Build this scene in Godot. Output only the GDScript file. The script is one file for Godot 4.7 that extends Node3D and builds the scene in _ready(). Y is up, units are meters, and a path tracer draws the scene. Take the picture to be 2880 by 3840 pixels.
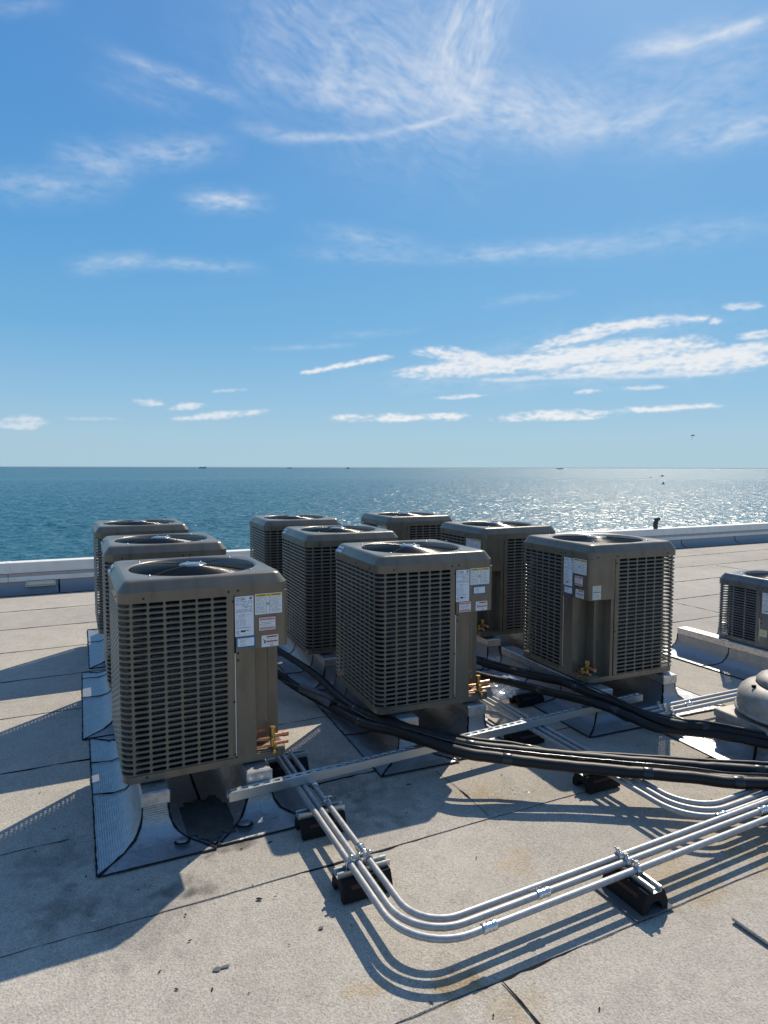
extends Node3D

# ------------------------------------------------------------------ state
var M := {}                     # materials by name
var used := {}                  # names already taken at top level
var rng := RandomNumberGenerator.new()
var dens := PackedFloat32Array()  # cloud cover of the sky window
var warm := PackedFloat32Array()
const SKY_W := 4096
const SKY_H := 2048
const AZ0 := -14.0
const AZ1 := 64.0
const EL1 := 48.0
var win_w := 0
var win_h := 0
const SUN := Vector3(0.520, 0.719, -0.461)
const SEA := -25.0

func _ready() -> void:
	rng.seed = 7
	bead_gaps.frequency = 0.09
	bead_gaps.fractal_octaves = 3
	# camera
	var cam := Camera3D.new()
	cam.name = "camera"
	cam.fov = 76.17
	cam.near = 0.05
	cam.far = 90000.0
	cam.transform = Transform3D(Basis(Vector3.UP, deg_to_rad(-24.92)) * Basis(Vector3.RIGHT, deg_to_rad(-3.888)) * Basis(Vector3.BACK, 7.0 / 2880.0), Vector3(0, 1.6, 0))
	add_child(cam)
	cam.current = true
	# sky
	var env := Environment.new()
	env.background_mode = Environment.BG_SKY
	var sky := Sky.new()
	var pano := PanoramaSkyMaterial.new()
	pano.panorama = ImageTexture.create_from_image(sky_image())
	pano.energy_multiplier = 1.0
	sky.sky_material = pano
	env.sky = sky
	env.tonemap_mode = Environment.TONE_MAPPER_LINEAR
	env.tonemap_exposure = 1.0
	env.sdfgi_enabled = true
	env.ssao_enabled = true
	env.ssil_enabled = true
	var we := WorldEnvironment.new()
	we.name = "world_environment"
	we.environment = env
	add_child(we)
	# sun
	var sun := DirectionalLight3D.new()
	sun.name = "sun"
	sun.light_energy = 1.6
	sun.light_color = Color(1.0, 0.955, 0.88)
	sun.light_angular_distance = 0.5
	sun.shadow_enabled = true
	sun.look_at_from_position(SUN * 20.0, Vector3.ZERO)
	add_child(sun)

	materials()
	build_sea()
	build_roof()
	build_parapet()
	build_sleepers()
	build_units()
	build_vent()
	build_supports()
	build_conduits()
	build_rail()
	build_hoses()
	build_small_things()
	build_far_things()

# ------------------------------------------------------------------ sky
func air(az: float, el: float) -> Color:
	# clear air, seen towards azimuth az (degrees from -z towards +x) and elevation el, linear
	var stops := [[0.0, Color(0.400, 0.565, 0.665)], [2.5, Color(0.375, 0.570, 0.700)], [6.0, Color(0.275, 0.510, 0.730)], [11.0, Color(0.160, 0.415, 0.705)], [18.0, Color(0.098, 0.335, 0.670)], [27.0, Color(0.066, 0.265, 0.620)], [38.0, Color(0.052, 0.212, 0.565)], [60.0, Color(0.045, 0.175, 0.470)], [90.0, Color(0.040, 0.150, 0.420)]]
	var c: Color = stops[0][1]
	for i in range(1, stops.size()):
		if el <= stops[i][0]:
			c = stops[i - 1][1].lerp(stops[i][1], (maxf(el, 0.0) - stops[i - 1][0]) / (stops[i][0] - stops[i - 1][0]))
			break
	var e := deg_to_rad(el)
	var a := deg_to_rad(az)
	var d := Vector3(sin(a) * cos(e), sin(e), -cos(a) * cos(e))
	var g := rad_to_deg(acos(clampf(d.dot(SUN.normalized()), -1.0, 1.0)))
	var glow := 0.50 * exp(-g / 17.0)
	return Color(c.r + glow * 0.86, c.g + glow * 0.98, c.b + glow * 0.75)

func sky_image() -> Image:
	var lw := 512
	var lh := 256
	var pad := 4
	var low := Image.create(lw + pad * 2, lh, false, Image.FORMAT_RGBF)
	var cirrus := FastNoiseLite.new()
	cirrus.noise_type = FastNoiseLite.TYPE_SIMPLEX_SMOOTH
	cirrus.fractal_octaves = 4
	cirrus.frequency = 0.035
	cirrus.seed = 5
	for y in lh:
		var el := 90.0 - (y + 0.5) / lh * 180.0
		for x in lw + pad * 2:
			var az := fposmod((x - pad + 0.5) / lw * 360.0, 360.0)
			var c := air(az, el)
			if el > 2.0:
				# thin cirrus over the rest of the sky, as in the part in view
				var inside := smoothstep(AZ0 - 8.0, AZ0 + 2.0, fposmod(az + 180.0, 360.0) - 180.0) * (1.0 - smoothstep(AZ1 - 2.0, AZ1 + 8.0, fposmod(az + 180.0, 360.0) - 180.0)) * (1.0 - smoothstep(EL1 - 4.0, EL1 + 6.0, el))
				var a := deg_to_rad(az)
				var r := 60.0 * (1.0 - el / 110.0)
				var n := cirrus.get_noise_2d(sin(a) * r, cos(a) * r * 2.0)
				var k := clampf((n + 0.02) * 0.9, 0.0, 0.45) * (1.0 - inside) * smoothstep(2.0, 12.0, el)
				c = c.lerp(Color(0.74, 0.79, 0.86), k)
			elif el < 0.0:
				c = Color(0.16, 0.24, 0.28)
			low.set_pixel(x, y, c)
	low.resize(SKY_W + pad * 2 * SKY_W / lw, SKY_H, Image.INTERPOLATE_CUBIC)
	low = low.get_region(Rect2i(pad * SKY_W / lw, 0, SKY_W, SKY_H))
	# the horizon stays sharp, and the clouds of the window get their full detail
	win_w = int((AZ1 - AZ0) / 360.0 * SKY_W)
	win_h = int(EL1 / 180.0 * SKY_H)
	dens.resize(win_w * win_h)
	warm.resize(win_w * win_h)
	clouds()
	for y in win_h:
		var el := EL1 * (1.0 - (y + 0.5) / win_h)
		var row := SKY_H / 2 - win_h + y
		for x in win_w:
			var k := dens[y * win_w + x]
			if k <= 0.002 and el > 1.5:
				continue
			var az := AZ0 + (x + 0.5) / win_w * (AZ1 - AZ0)
			var px := posmod(int(floor((az / 360.0) * SKY_W)), SKY_W)
			var base := low.get_pixel(px, row) if el > 1.5 else air(az, el)
			var white := Color(0.86, 0.88, 0.90).lerp(Color(0.70, 0.77, 0.87), 1.0 - warm[y * win_w + x])
			low.set_pixel(px, row, base.lerp(white, clampf(k, 0.0, 0.96)))
	return low

var n_wisp := FastNoiseLite.new()
var n_warp := FastNoiseLite.new()
var n_puff := FastNoiseLite.new()

func wisp(kind: int, az_a: float, el_a: float, az_b: float, el_b: float, width: float, strength: float) -> void:
	# one streak of cirrus (0) or one flat bank of cloud (1) between two directions of the sky
	var cm := cos(deg_to_rad((el_a + el_b) * 0.5))
	var a := Vector2(az_a * cm, el_a)
	var b := Vector2(az_b * cm, el_b)
	var mid := (a + b) * 0.5
	var along := (b - a)
	var half := along.length() * 0.5
	along = along.normalized()
	var side := Vector2(-along.y, along.x)
	var reach := half + width * 2.2
	var x0 := int(((mid.x - absf(along.x) * reach - width * 2.5) / cm - AZ0) / (AZ1 - AZ0) * win_w)
	var x1 := int(((mid.x + absf(along.x) * reach + width * 2.5) / cm - AZ0) / (AZ1 - AZ0) * win_w)
	var y0 := int((1.0 - (mid.y + absf(along.y) * reach + width * 2.6) / EL1) * win_h)
	var y1 := int((1.0 - (mid.y - absf(along.y) * reach - width * 2.6) / EL1) * win_h)
	var fs := clampf(2.6 / half, 1.0, 3.2)
	for y in range(maxi(y0, 0), mini(y1, win_h - 1)):
		var el := EL1 * (1.0 - (y + 0.5) / win_h)
		for x in range(maxi(x0, 0), mini(x1, win_w - 1)):
			var p := Vector2((AZ0 + (x + 0.5) / win_w * (AZ1 - AZ0)) * cm, el) - mid
			var u := p.dot(along)
			var v := p.dot(side)
			if kind == 0:
				var wx := n_warp.get_noise_2d(u * 2.2 + 31.0 * az_a, v * 2.2) * width * 0.55
				var wy := n_warp.get_noise_2d(u * 1.6 + 90.0, v * 1.6 + 17.0 * el_a) * width * 0.5
				var uu := (u + wx) / (half + width * 0.6)
				var vv := (v + wy) / width
				var g := exp(-pow(absf(uu), 3.0) - vv * vv)
				if g < 0.02:
					continue
				var n := n_wisp.get_noise_2d((u + wx * 0.6) * 5.5 + 13.0 * az_a, (v + wy * 0.6) * 17.0 + 7.0 * el_a)
				var n2 := n_wisp.get_noise_2d(u * 14.0 + wx * 9.0 + 40.0, v * 46.0 + wy * 9.0 + az_a)
				var k := g * strength * clampf(0.62 + n * 0.75 + n2 * 0.45, 0.0, 1.5)
				var i := y * win_w + x
				warm[i] = lerpf(warm[i], 0.25 + strength * 0.5, k)
				dens[i] = 1.0 - (1.0 - dens[i]) * (1.0 - clampf(k, 0.0, 0.95))
			else:
				var uu := u / (half + width * 0.5)
				# flat base, lumpy top
				var vv := v / (width * (1.0 if v * side.y < 0.0 else 1.35))
				var n := n_puff.get_noise_2d((u + v * 0.6) * 6.0 * fs + 11.0 * az_a, v * 30.0 * sqrt(fs) + 5.0 * el_a)
				var n2 := n_puff.get_noise_2d(u * 24.0 + 70.0, v * 80.0 + az_b)
				var f := 1.0 - pow(absf(uu), 2.6) * 0.95 - vv * vv * 0.80 + n * 0.80 + n2 * 0.34
				var k := smoothstep(-0.02, 1.12, f) * strength * 1.06 * clampf(0.90 + n2 * 0.5 + n * 0.2, 0.35, 1.0)
				if k < 0.01:
					continue
				var i := y * win_w + x
				warm[i] = lerpf(warm[i], 1.0, k)
				dens[i] = 1.0 - (1.0 - dens[i]) * (1.0 - clampf(k, 0.0, 0.97))

func clouds() -> void:
	n_wisp.noise_type = FastNoiseLite.TYPE_SIMPLEX_SMOOTH
	n_wisp.fractal_octaves = 5
	n_wisp.fractal_gain = 0.55
	n_wisp.frequency = 0.055
	n_warp.noise_type = FastNoiseLite.TYPE_SIMPLEX_SMOOTH
	n_warp.fractal_octaves = 3
	n_warp.frequency = 0.09
	n_warp.seed = 11
	n_puff.noise_type = FastNoiseLite.TYPE_SIMPLEX_SMOOTH
	n_puff.fractal_octaves = 4
	n_puff.frequency = 0.05
	n_puff.seed = 23
	wisp(0, 32.9, 34.20, 30.8, 29.82, 2.44, 0.60)
	wisp(0, 16.7, 32.90, 30.7, 27.83, 4.47, 0.38)
	wisp(0, 20.6, 29.30, 25.6, 27.94, 1.22, 0.50)
	wisp(0, 15.0, 29.70, 21.8, 28.05, 0.57, 0.35)
	wisp(0, 30.7, 28.70, 39.0, 26.08, 1.83, 0.55)
	wisp(0, 26.0, 30.22, 31.4, 28.95, 2.44, 0.40)
	wisp(0, 37.1, 28.57, 41.2, 26.14, 1.83, 0.35)
	wisp(0, 38.3, 25.55, 47.4, 26.00, 0.89, 0.50)
	wisp(0, 42.6, 26.84, 54.2, 26.46, 2.84, 0.25)
	wisp(0, 47.8, 23.94, 55.6, 23.72, 0.89, 0.50)
	wisp(0, 24.5, 26.15, 32.6, 27.54, 0.24, 0.60)
	wisp(0, 15.9, 25.67, 24.8, 26.15, 0.28, 0.50)
	wisp(0, 44.7, 29.89, 48.9, 29.37, 0.41, 0.70)
	wisp(0, 48.3, 29.49, 54.7, 29.72, 0.37, 0.70)
	wisp(0, 45.9, 30.28, 52.3, 29.68, 0.89, 0.30)
	wisp(0, 4.4, 23.47, 10.6, 24.52, 0.97, 0.45)
	wisp(0, -0.1, 22.49, 3.8, 22.19, 0.97, 0.40)
	wisp(0, -5.4, 19.78, 1.1, 20.58, 0.97, 0.35)
	wisp(0, 9.1, 20.93, 14.1, 21.01, 0.69, 0.60)
	wisp(0, 3.7, 29.27, 12.4, 27.87, 0.53, 0.38)
	wisp(0, 2.7, 27.76, 8.5, 26.94, 1.06, 0.14)
	wisp(0, -5.0, 30.17, -1.1, 31.18, 0.57, 0.22)
	wisp(0, 13.3, 26.11, 18.2, 25.68, 0.49, 0.40)
	wisp(0, 0.3, 15.24, 4.7, 16.22, 0.57, 0.42)
	wisp(0, 3.3, 16.07, 13.1, 16.37, 0.45, 0.35)
	wisp(0, 19.7, 19.10, 27.6, 18.30, 0.73, 0.28)
	wisp(0, 18.2, 17.66, 27.6, 17.25, 0.57, 0.22)
	wisp(0, 29.6, 17.57, 43.6, 17.45, 0.65, 0.40)
	wisp(0, 39.2, 17.47, 55.2, 17.38, 0.97, 0.24)
	wisp(0, 33.6, 13.70, 40.0, 14.12, 0.32, 0.22)
	wisp(0, 14.6, 10.01, 22.1, 10.44, 0.20, 0.28)
	wisp(0, 19.7, 10.97, 27.7, 11.78, 0.32, 0.18)
	wisp(1, 17.3, 8.03, 20.5, 8.43, 0.20, 0.90)
	wisp(1, 19.7, 8.49, 25.9, 9.50, 0.24, 0.95)
	wisp(1, 27.5, 9.81, 34.4, 9.13, 0.53, 0.85)
	wisp(1, 25.7, 7.88, 36.4, 8.97, 0.57, 0.95)
	wisp(1, 30.1, 8.09, 44.1, 9.53, 0.65, 0.95)
	wisp(1, 36.7, 8.50, 47.3, 9.85, 0.69, 0.95)
	wisp(1, 40.9, 9.25, 51.6, 9.67, 0.61, 0.95)
	wisp(1, 37.5, 9.98, 44.1, 11.12, 0.41, 0.95)
	wisp(1, 40.5, 10.96, 47.2, 11.39, 0.41, 0.95)
	wisp(1, 44.1, 11.41, 51.0, 11.48, 0.37, 0.95)
	wisp(1, 38.7, 7.84, 49.3, 8.51, 0.53, 0.90)
	wisp(1, 43.1, 7.98, 55.6, 8.86, 0.65, 0.95)
	wisp(1, 47.3, 7.56, 56.2, 8.01, 0.53, 0.90)
	wisp(1, 49.3, 8.44, 56.2, 9.14, 0.45, 0.85)
	wisp(1, 31.7, 7.45, 44.9, 7.60, 0.20, 0.60)
	wisp(1, 41.7, 7.44, 53.2, 7.22, 0.20, 0.55)
	wisp(0, 26.1, 7.57, 55.6, 8.26, 1.22, 0.30)
	wisp(0, 31.7, 9.45, 51.8, 11.27, 1.38, 0.22)
	wisp(1, 51.8, 12.11, 54.6, 11.98, 0.28, 0.65)
	wisp(1, 51.0, 11.14, 51.9, 11.17, 0.20, 0.80)
	wisp(1, 52.8, 9.77, 55.5, 9.98, 0.32, 0.80)
	wisp(1, 19.3, 4.18, 34.1, 4.42, 0.32, 0.95)
	wisp(1, 29.3, 5.99, 33.7, 6.15, 0.16, 0.80)
	wisp(1, 34.5, 4.26, 44.3, 4.33, 0.41, 0.95)
	wisp(1, 43.2, 4.62, 52.4, 4.83, 0.24, 0.95)
	wisp(1, 40.9, 6.22, 43.1, 6.38, 0.16, 0.80)
	wisp(1, 44.6, 6.40, 48.4, 6.46, 0.16, 0.70)
	wisp(1, 7.0, 3.93, 15.1, 4.72, 0.28, 0.75)
	wisp(1, 4.0, 5.23, 6.5, 5.24, 0.28, 0.65)
	wisp(1, 6.8, 4.87, 9.8, 5.15, 0.28, 0.75)
	wisp(1, -6.0, 3.21, -2.1, 3.34, 0.49, 0.60)
	wisp(1, -1.3, 3.76, 3.1, 3.86, 0.12, 0.35)
	wisp(1, 10.2, 6.30, 13.4, 6.55, 0.12, 0.45)

# ------------------------------------------------------------------ mesh helpers
func new_st() -> SurfaceTool:
	var st := SurfaceTool.new()
	st.begin(Mesh.PRIMITIVE_TRIANGLES)
	return st

func done(st: SurfaceTool) -> ArrayMesh:
	st.generate_normals()
	return st.commit()

func part(called: String, mesh: Mesh, mat: Material, parent: Node, at := Vector3.ZERO, basis := Basis()) -> MeshInstance3D:
	var o := MeshInstance3D.new()
	o.name = called
	o.mesh = mesh
	o.material_override = mat
	o.transform = Transform3D(basis, at)
	parent.add_child(o, true)
	return o

func numbered(called: String) -> String:
	if not used.has(called):
		used[called] = 0
		return called
	used[called] += 1
	return "%s_%03d" % [called, used[called]]

func tag(o: Node, label: String, category: String, group := "") -> Node:
	o.set_meta("label", label)
	o.set_meta("category", category)
	if group != "":
		o.set_meta("group", group)
	return o

func thing(called: String, at: Vector3, turn := 0.0) -> Node3D:
	var o := Node3D.new()
	o.name = numbered(called)
	o.position = at
	o.rotation.y = turn
	add_child(o)
	return o

func structure(called: String, mesh: Mesh, mat: Material) -> MeshInstance3D:
	var o := part(numbered(called), mesh, mat, self)
	o.set_meta("kind", "structure")
	return o

func tri(st: SurfaceTool, a: Vector3, b: Vector3, c: Vector3) -> void:
	st.add_vertex(a)
	st.add_vertex(b)
	st.add_vertex(c)

func quad(st: SurfaceTool, a: Vector3, b: Vector3, c: Vector3, d: Vector3) -> void:
	# a b c d clockwise as seen from the front
	tri(st, a, b, c)
	tri(st, a, c, d)

func quad_uv(st: SurfaceTool, a: Vector3, b: Vector3, c: Vector3, d: Vector3, ua: Vector2, ub: Vector2, uc: Vector2, ud: Vector2) -> void:
	for k in [[a, ua], [b, ub], [c, uc], [a, ua], [c, uc], [d, ud]]:
		st.set_uv(k[1])
		st.add_vertex(k[0])

func flat(st: SurfaceTool) -> void:
	st.set_smooth_group(-1)

func smooth(st: SurfaceTool, g := 0) -> void:
	st.set_smooth_group(g)

func box(st: SurfaceTool, at: Vector3, size: Vector3, bevel := 0.0, basis := Basis()) -> void:
	# a box with chamfered edges
	flat(st)
	var h := size * 0.5
	var b := minf(bevel, minf(h.x, minf(h.y, h.z)) * 0.9)
	var axes := [Vector3.RIGHT, Vector3.UP, Vector3.BACK]
	for i in 3:
		for s in [-1.0, 1.0]:
			var n: Vector3 = axes[i] * s
			var u: Vector3 = axes[(i + 1) % 3]
			var v: Vector3 = axes[(i + 2) % 3]
			var hu: float = h[(i + 1) % 3] - b
			var hv: float = h[(i + 2) % 3] - b
			var c: Vector3 = n * h[i]
			var p := [c - u * hu - v * hv, c + u * hu - v * hv, c + u * hu + v * hv, c - u * hu + v * hv]
			for k in 4:
				p[k] = at + basis * p[k]
			if s > 0:
				quad(st, p[3], p[2], p[1], p[0])
			else:
				quad(st, p[0], p[1], p[2], p[3])
	if b <= 0.0:
		return
	for i in 3:
		var j := (i + 1) % 3
		var k := (i + 2) % 3
		for sj in [-1.0, 1.0]:
			for sk in [-1.0, 1.0]:
				var a0 := Vector3()
				a0[j] = sj * h[j]
				a0[k] = sk * (h[k] - b)
				var a1 := Vector3()
				a1[j] = sj * (h[j] - b)
				a1[k] = sk * h[k]
				var e: Vector3 = axes[i] * (h[i] - b)
				var q := [at + basis * (a0 - e), at + basis * (a0 + e), at + basis * (a1 + e), at + basis * (a1 - e)]
				if sj * sk > 0:
					quad(st, q[3], q[2], q[1], q[0])
				else:
					quad(st, q[0], q[1], q[2], q[3])
	for sx in [-1.0, 1.0]:
		for sy in [-1.0, 1.0]:
			for sz in [-1.0, 1.0]:
				var px := at + basis * Vector3(sx * h.x, sy * (h.y - b), sz * (h.z - b))
				var py := at + basis * Vector3(sx * (h.x - b), sy * h.y, sz * (h.z - b))
				var pz := at + basis * Vector3(sx * (h.x - b), sy * (h.y - b), sz * h.z)
				if sx * sy * sz > 0:
					tri(st, px, pz, py)
				else:
					tri(st, px, py, pz)

func frame_of(t: Vector3) -> Basis:
	var up := Vector3.UP if absf(t.y) < 0.9 else Vector3.RIGHT
	var x := up.cross(t).normalized()
	return Basis(x, t.cross(x).normalized(), t)

func tube(st: SurfaceTool, pts: Array, r, seg := 10, closed := false, caps := true) -> void:
	# r: a number, or one for every point
	var n := pts.size()
	var rings := []
	var fr := Basis()
	for i in n:
		var a: Vector3 = pts[(i - 1 + n) % n] if closed else pts[maxi(i - 1, 0)]
		var b: Vector3 = pts[(i + 1) % n] if closed else pts[mini(i + 1, n - 1)]
		var t := (b - a).normalized()
		if i == 0:
			fr = frame_of(t)
		else:
			var x := (fr.x - t * fr.x.dot(t)).normalized()
			fr = Basis(x, t.cross(x).normalized(), t)
		var ring := []
		var rad: float = r if r is float else r[i]
		for k in seg:
			var w := TAU * k / seg
			ring.append(pts[i] + (fr.x * cos(w) + fr.y * sin(w)) * rad)
		rings.append(ring)
	smooth(st, 1)
	for i in (n if closed else n - 1):
		var p: Array = rings[i]
		var q: Array = rings[(i + 1) % n]
		for k in seg:
			var k2 := (k + 1) % seg
			quad(st, p[k], q[k], q[k2], p[k2])
	if caps and not closed:
		flat(st)
		for e in [0, n - 1]:
			var ring: Array = rings[e]
			for k in seg:
				var k2 := (k + 1) % seg
				if e == 0:
					tri(st, pts[e], ring[k], ring[k2])
				else:
					tri(st, pts[e], ring[k2], ring[k])

func lathe(st: SurfaceTool, prof: Array, seg: int, xf := Transform3D(), smooth_all := true) -> void:
	# prof: Vector2(radius, height) from the bottom up
	for i in prof.size() - 1:
		if smooth_all:
			smooth(st, 2)
		else:
			smooth(st, 2 + i)
		var p: Vector2 = prof[i]
		var q: Vector2 = prof[i + 1]
		for k in seg:
			var w0 := TAU * k / seg
			var w1 := TAU * (k + 1) / seg
			var a := xf * Vector3(cos(w0) * p.x, p.y, sin(w0) * p.x)
			var b := xf * Vector3(cos(w1) * p.x, p.y, sin(w1) * p.x)
			var c := xf * Vector3(cos(w1) * q.x, q.y, sin(w1) * q.x)
			var d := xf * Vector3(cos(w0) * q.x, q.y, sin(w0) * q.x)
			if p.x < 1e-6:
				tri(st, a, d, c)
			elif q.x < 1e-6:
				tri(st, a, d, b)
			else:
				quad(st, a, d, c, b)

func prism(st: SurfaceTool, poly: PackedVector2Array, xf: Transform3D, depth: float) -> void:
	# poly in local x, y, drawn out along local z from 0 to depth
	flat(st)
	var n := poly.size()
	var tris := Geometry2D.triangulate_polygon(poly)
	for i in range(0, tris.size(), 3):
		var p := [poly[tris[i]], poly[tris[i + 1]], poly[tris[i + 2]]]
		if (p[1] - p[0]).cross(p[2] - p[0]) < 0:
			p = [p[0], p[2], p[1]]
		tri(st, xf * Vector3(p[0].x, p[0].y, depth), xf * Vector3(p[2].x, p[2].y, depth), xf * Vector3(p[1].x, p[1].y, depth))
		tri(st, xf * Vector3(p[0].x, p[0].y, 0), xf * Vector3(p[1].x, p[1].y, 0), xf * Vector3(p[2].x, p[2].y, 0))
	var area := 0.0
	for i in n:
		area += poly[i].cross(poly[(i + 1) % n])
	for i in n:
		var a := poly[i]
		var b := poly[(i + 1) % n]
		if area < 0:
			var t := a
			a = b
			b = t
		quad(st, xf * Vector3(a.x, a.y, 0), xf * Vector3(a.x, a.y, depth), xf * Vector3(b.x, b.y, depth), xf * Vector3(b.x, b.y, 0))

# a footprint in x, z drawn up from y0 to y1
func plan(st: SurfaceTool, poly: PackedVector2Array, y0: float, y1: float) -> void:
	prism(st, poly, Transform3D(Basis(Vector3.RIGHT, Vector3.BACK, Vector3.UP), Vector3(0, y0, 0)), y1 - y0)

func rounded(half: float, r: float, arc := 5) -> PackedVector2Array:
	var out := PackedVector2Array()
	for c in 4:
		var ang := PI * 0.5 * c
		var cen := Vector2(half - r, half - r)
		cen = Vector2(cen.x * (1 if c == 0 or c == 3 else -1), cen.y * (1 if c < 2 else -1))
		for k in arc + 1:
			var w := ang + PI * 0.5 * k / arc
			out.append(cen + Vector2(cos(w), sin(w)) * r)
	return out

var bead_gaps := FastNoiseLite.new()

func ribbon(st: SurfaceTool, pts: Array, width: float, lift: float, jitter: float, normal := Vector3.UP, gap := 0.0) -> void:
	# an uneven, slightly domed bead of bitumen laid along a line
	smooth(st, 3)
	var prev := []
	for i in pts.size():
		var a: Vector3 = pts[maxi(i - 1, 0)]
		var b: Vector3 = pts[mini(i + 1, pts.size() - 1)]
		var t := (b - a).normalized()
		var s := t.cross(normal).normalized()
		var w := width * 0.5 * (1.0 + rng.randf_range(-jitter, jitter))
		var c: Vector3 = pts[i] + s * rng.randf_range(-1, 1) * width * jitter * 0.35
		if gap > 0.0:
			w *= 0.06 + smoothstep(gap - 0.50, gap - 0.18, bead_gaps.get_noise_2d(pts[i].x * 9.0, pts[i].z * 40.0))
		var n := s.cross(t).normalized()
		if n.dot(normal) < 0:
			n = -n
		var row := [c - s * w, c + n * lift, c + s * w]
		if i > 0:
			quad(st, prev[0], row[0], row[1], prev[1])
			quad(st, prev[1], row[1], row[2], prev[2])
		prev = row

func polyline(pts: Array, step: float) -> Array:
	var out := []
	for i in pts.size() - 1:
		var n := maxi(1, int(pts[i].distance_to(pts[i + 1]) / step))
		for k in n:
			out.append(pts[i].lerp(pts[i + 1], float(k) / n))
	out.append(pts[-1])
	return out

func curve(pts: Array, step := 0.05) -> Array:
	# a smooth line through the points
	var c := Curve3D.new()
	c.bake_interval = step
	for i in pts.size():
		var a: Vector3 = pts[maxi(i - 1, 0)]
		var b: Vector3 = pts[mini(i + 1, pts.size() - 1)]
		var t := (b - a) / 6.0
		c.add_point(pts[i], -t, t)
	return Array(c.get_baked_points())

# ------------------------------------------------------------------ materials
func plain(albedo: Color, rough: float, metal := 0.0, spec := 0.5) -> StandardMaterial3D:
	# albedo given linear
	var m := StandardMaterial3D.new()
	m.albedo_color = albedo.linear_to_srgb()
	m.roughness = rough
	m.metallic = metal
	m.metallic_specular = spec
	return m

func ramp(list: Array) -> Gradient:
	var g := Gradient.new()
	var off := PackedFloat32Array()
	var col := PackedColorArray()
	for e in list:
		off.append(e[0])
		col.append(e[1])
	g.offsets = off
	g.colors = col
	return g

func grey(v: float) -> Color:
	return Color(v, v, v)

func noise(freq: float, octaves: int, sd: int, kind := FastNoiseLite.TYPE_SIMPLEX_SMOOTH, gain := 0.5) -> FastNoiseLite:
	var n := FastNoiseLite.new()
	n.noise_type = kind
	n.frequency = freq
	n.fractal_octaves = octaves
	n.fractal_gain = gain
	n.seed = sd
	if octaves <= 1:
		n.fractal_type = FastNoiseLite.FRACTAL_NONE
	return n

func noise_tex(n: FastNoiseLite, size: int, list: Array) -> NoiseTexture2D:
	var t := NoiseTexture2D.new()
	t.width = size
	t.height = size
	t.seamless = true
	t.noise = n
	t.color_ramp = ramp(list)
	return t

func tri_map(m: StandardMaterial3D, metres: float, world := true) -> void:
	m.uv1_triplanar = true
	m.uv1_world_triplanar = world
	m.uv1_scale = Vector3.ONE / metres
	m.uv1_triplanar_sharpness = 4.0

func stained(m: StandardMaterial3D, metres: float, tex: Texture2D) -> void:
	m.detail_enabled = true
	m.detail_blend_mode = BaseMaterial3D.BLEND_MODE_MUL
	m.detail_albedo = tex
	m.detail_uv_layer = BaseMaterial3D.DETAIL_UV_2
	m.uv2_triplanar = true
	m.uv2_world_triplanar = true
	m.uv2_scale = Vector3.ONE / metres

func roof_stains() -> ImageTexture:
	# 12 m of roof: cloudy wear, drag marks, scuffs and rust, drawn at their places
	var size := 1024
	var big := noise(0.006, 4, 3).get_seamless_image(size, size)
	var fine := noise(0.045, 4, 8).get_seamless_image(size, size)
	var scuff := noise(0.02, 3, 21).get_seamless_image(size, size)
	var a := big.get_data()
	var b := fine.get_data()
	var c := scuff.get_data()
	var out := PackedByteArray()
	out.resize(size * size * 3)
	for i in size * size:
		var v := 238.0 + (a[i] - 128) * 0.10 + (b[i] - 128) * 0.08
		var s := b[i] + c[i] * 0.55
		if s > 246.0:
			v -= minf((s - 246.0) * 0.6, 14.0)
		out[i * 3] = int(clampf(v * 1.00, 0, 255))
		out[i * 3 + 1] = int(clampf(v * 0.985, 0, 255))
		out[i * 3 + 2] = int(clampf(v * 0.955, 0, 255))
	# rust and tar blots: x, z, size, darkness, rust
	var spots := [[1.02, -1.66, 0.085, 0.10, 1.0], [1.12, -1.50, 0.10, 0.03, 0.5], [1.55, -2.10, 0.10, 0.0, 0.5], [1.0, -1.18, 0.10, 0.0, 0.6], [1.75, -2.62, 0.12, 0.02, 0.55], [2.1, -1.75, 0.18, 0.0, 0.6], [2.6, -1.70, 0.25, 0.02, 0.7], [0.75, -1.75, 0.06, 0.0, 0.7], [3.2, -2.2, 0.2, 0.0, 0.5],
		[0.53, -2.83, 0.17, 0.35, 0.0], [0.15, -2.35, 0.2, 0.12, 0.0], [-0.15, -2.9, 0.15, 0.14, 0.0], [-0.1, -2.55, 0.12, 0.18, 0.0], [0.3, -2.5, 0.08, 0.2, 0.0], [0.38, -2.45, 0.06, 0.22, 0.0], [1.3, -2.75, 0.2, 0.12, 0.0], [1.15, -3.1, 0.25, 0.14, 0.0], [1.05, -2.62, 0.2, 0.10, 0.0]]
	var edge := noise(0.11, 3, 40)
	for s in spots:
		var r := int(s[2] * 1.6 / 12.0 * size)
		var cx := int(s[0] / 12.0 * size)
		var cz := int(s[1] / 12.0 * size)
		for dz in range(-r, r + 1):
			for dx in range(-r, r + 1):
				var d: float = Vector2(dx, dz).length() / (s[2] / 12.0 * size)
				var k := smoothstep(1.25, 0.2, d + edge.get_noise_2d(cx + dx, cz + dz) * 0.9)
				if k <= 0.0:
					continue
				var i := (posmod(cz + dz, size) * size + posmod(cx + dx, size)) * 3
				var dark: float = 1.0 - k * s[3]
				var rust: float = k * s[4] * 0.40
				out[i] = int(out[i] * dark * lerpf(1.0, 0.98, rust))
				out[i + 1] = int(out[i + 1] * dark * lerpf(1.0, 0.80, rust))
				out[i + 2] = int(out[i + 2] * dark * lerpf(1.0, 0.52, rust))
	return ImageTexture.create_from_image(Image.create_from_data(size, size, false, Image.FORMAT_RGB8, out))

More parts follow.
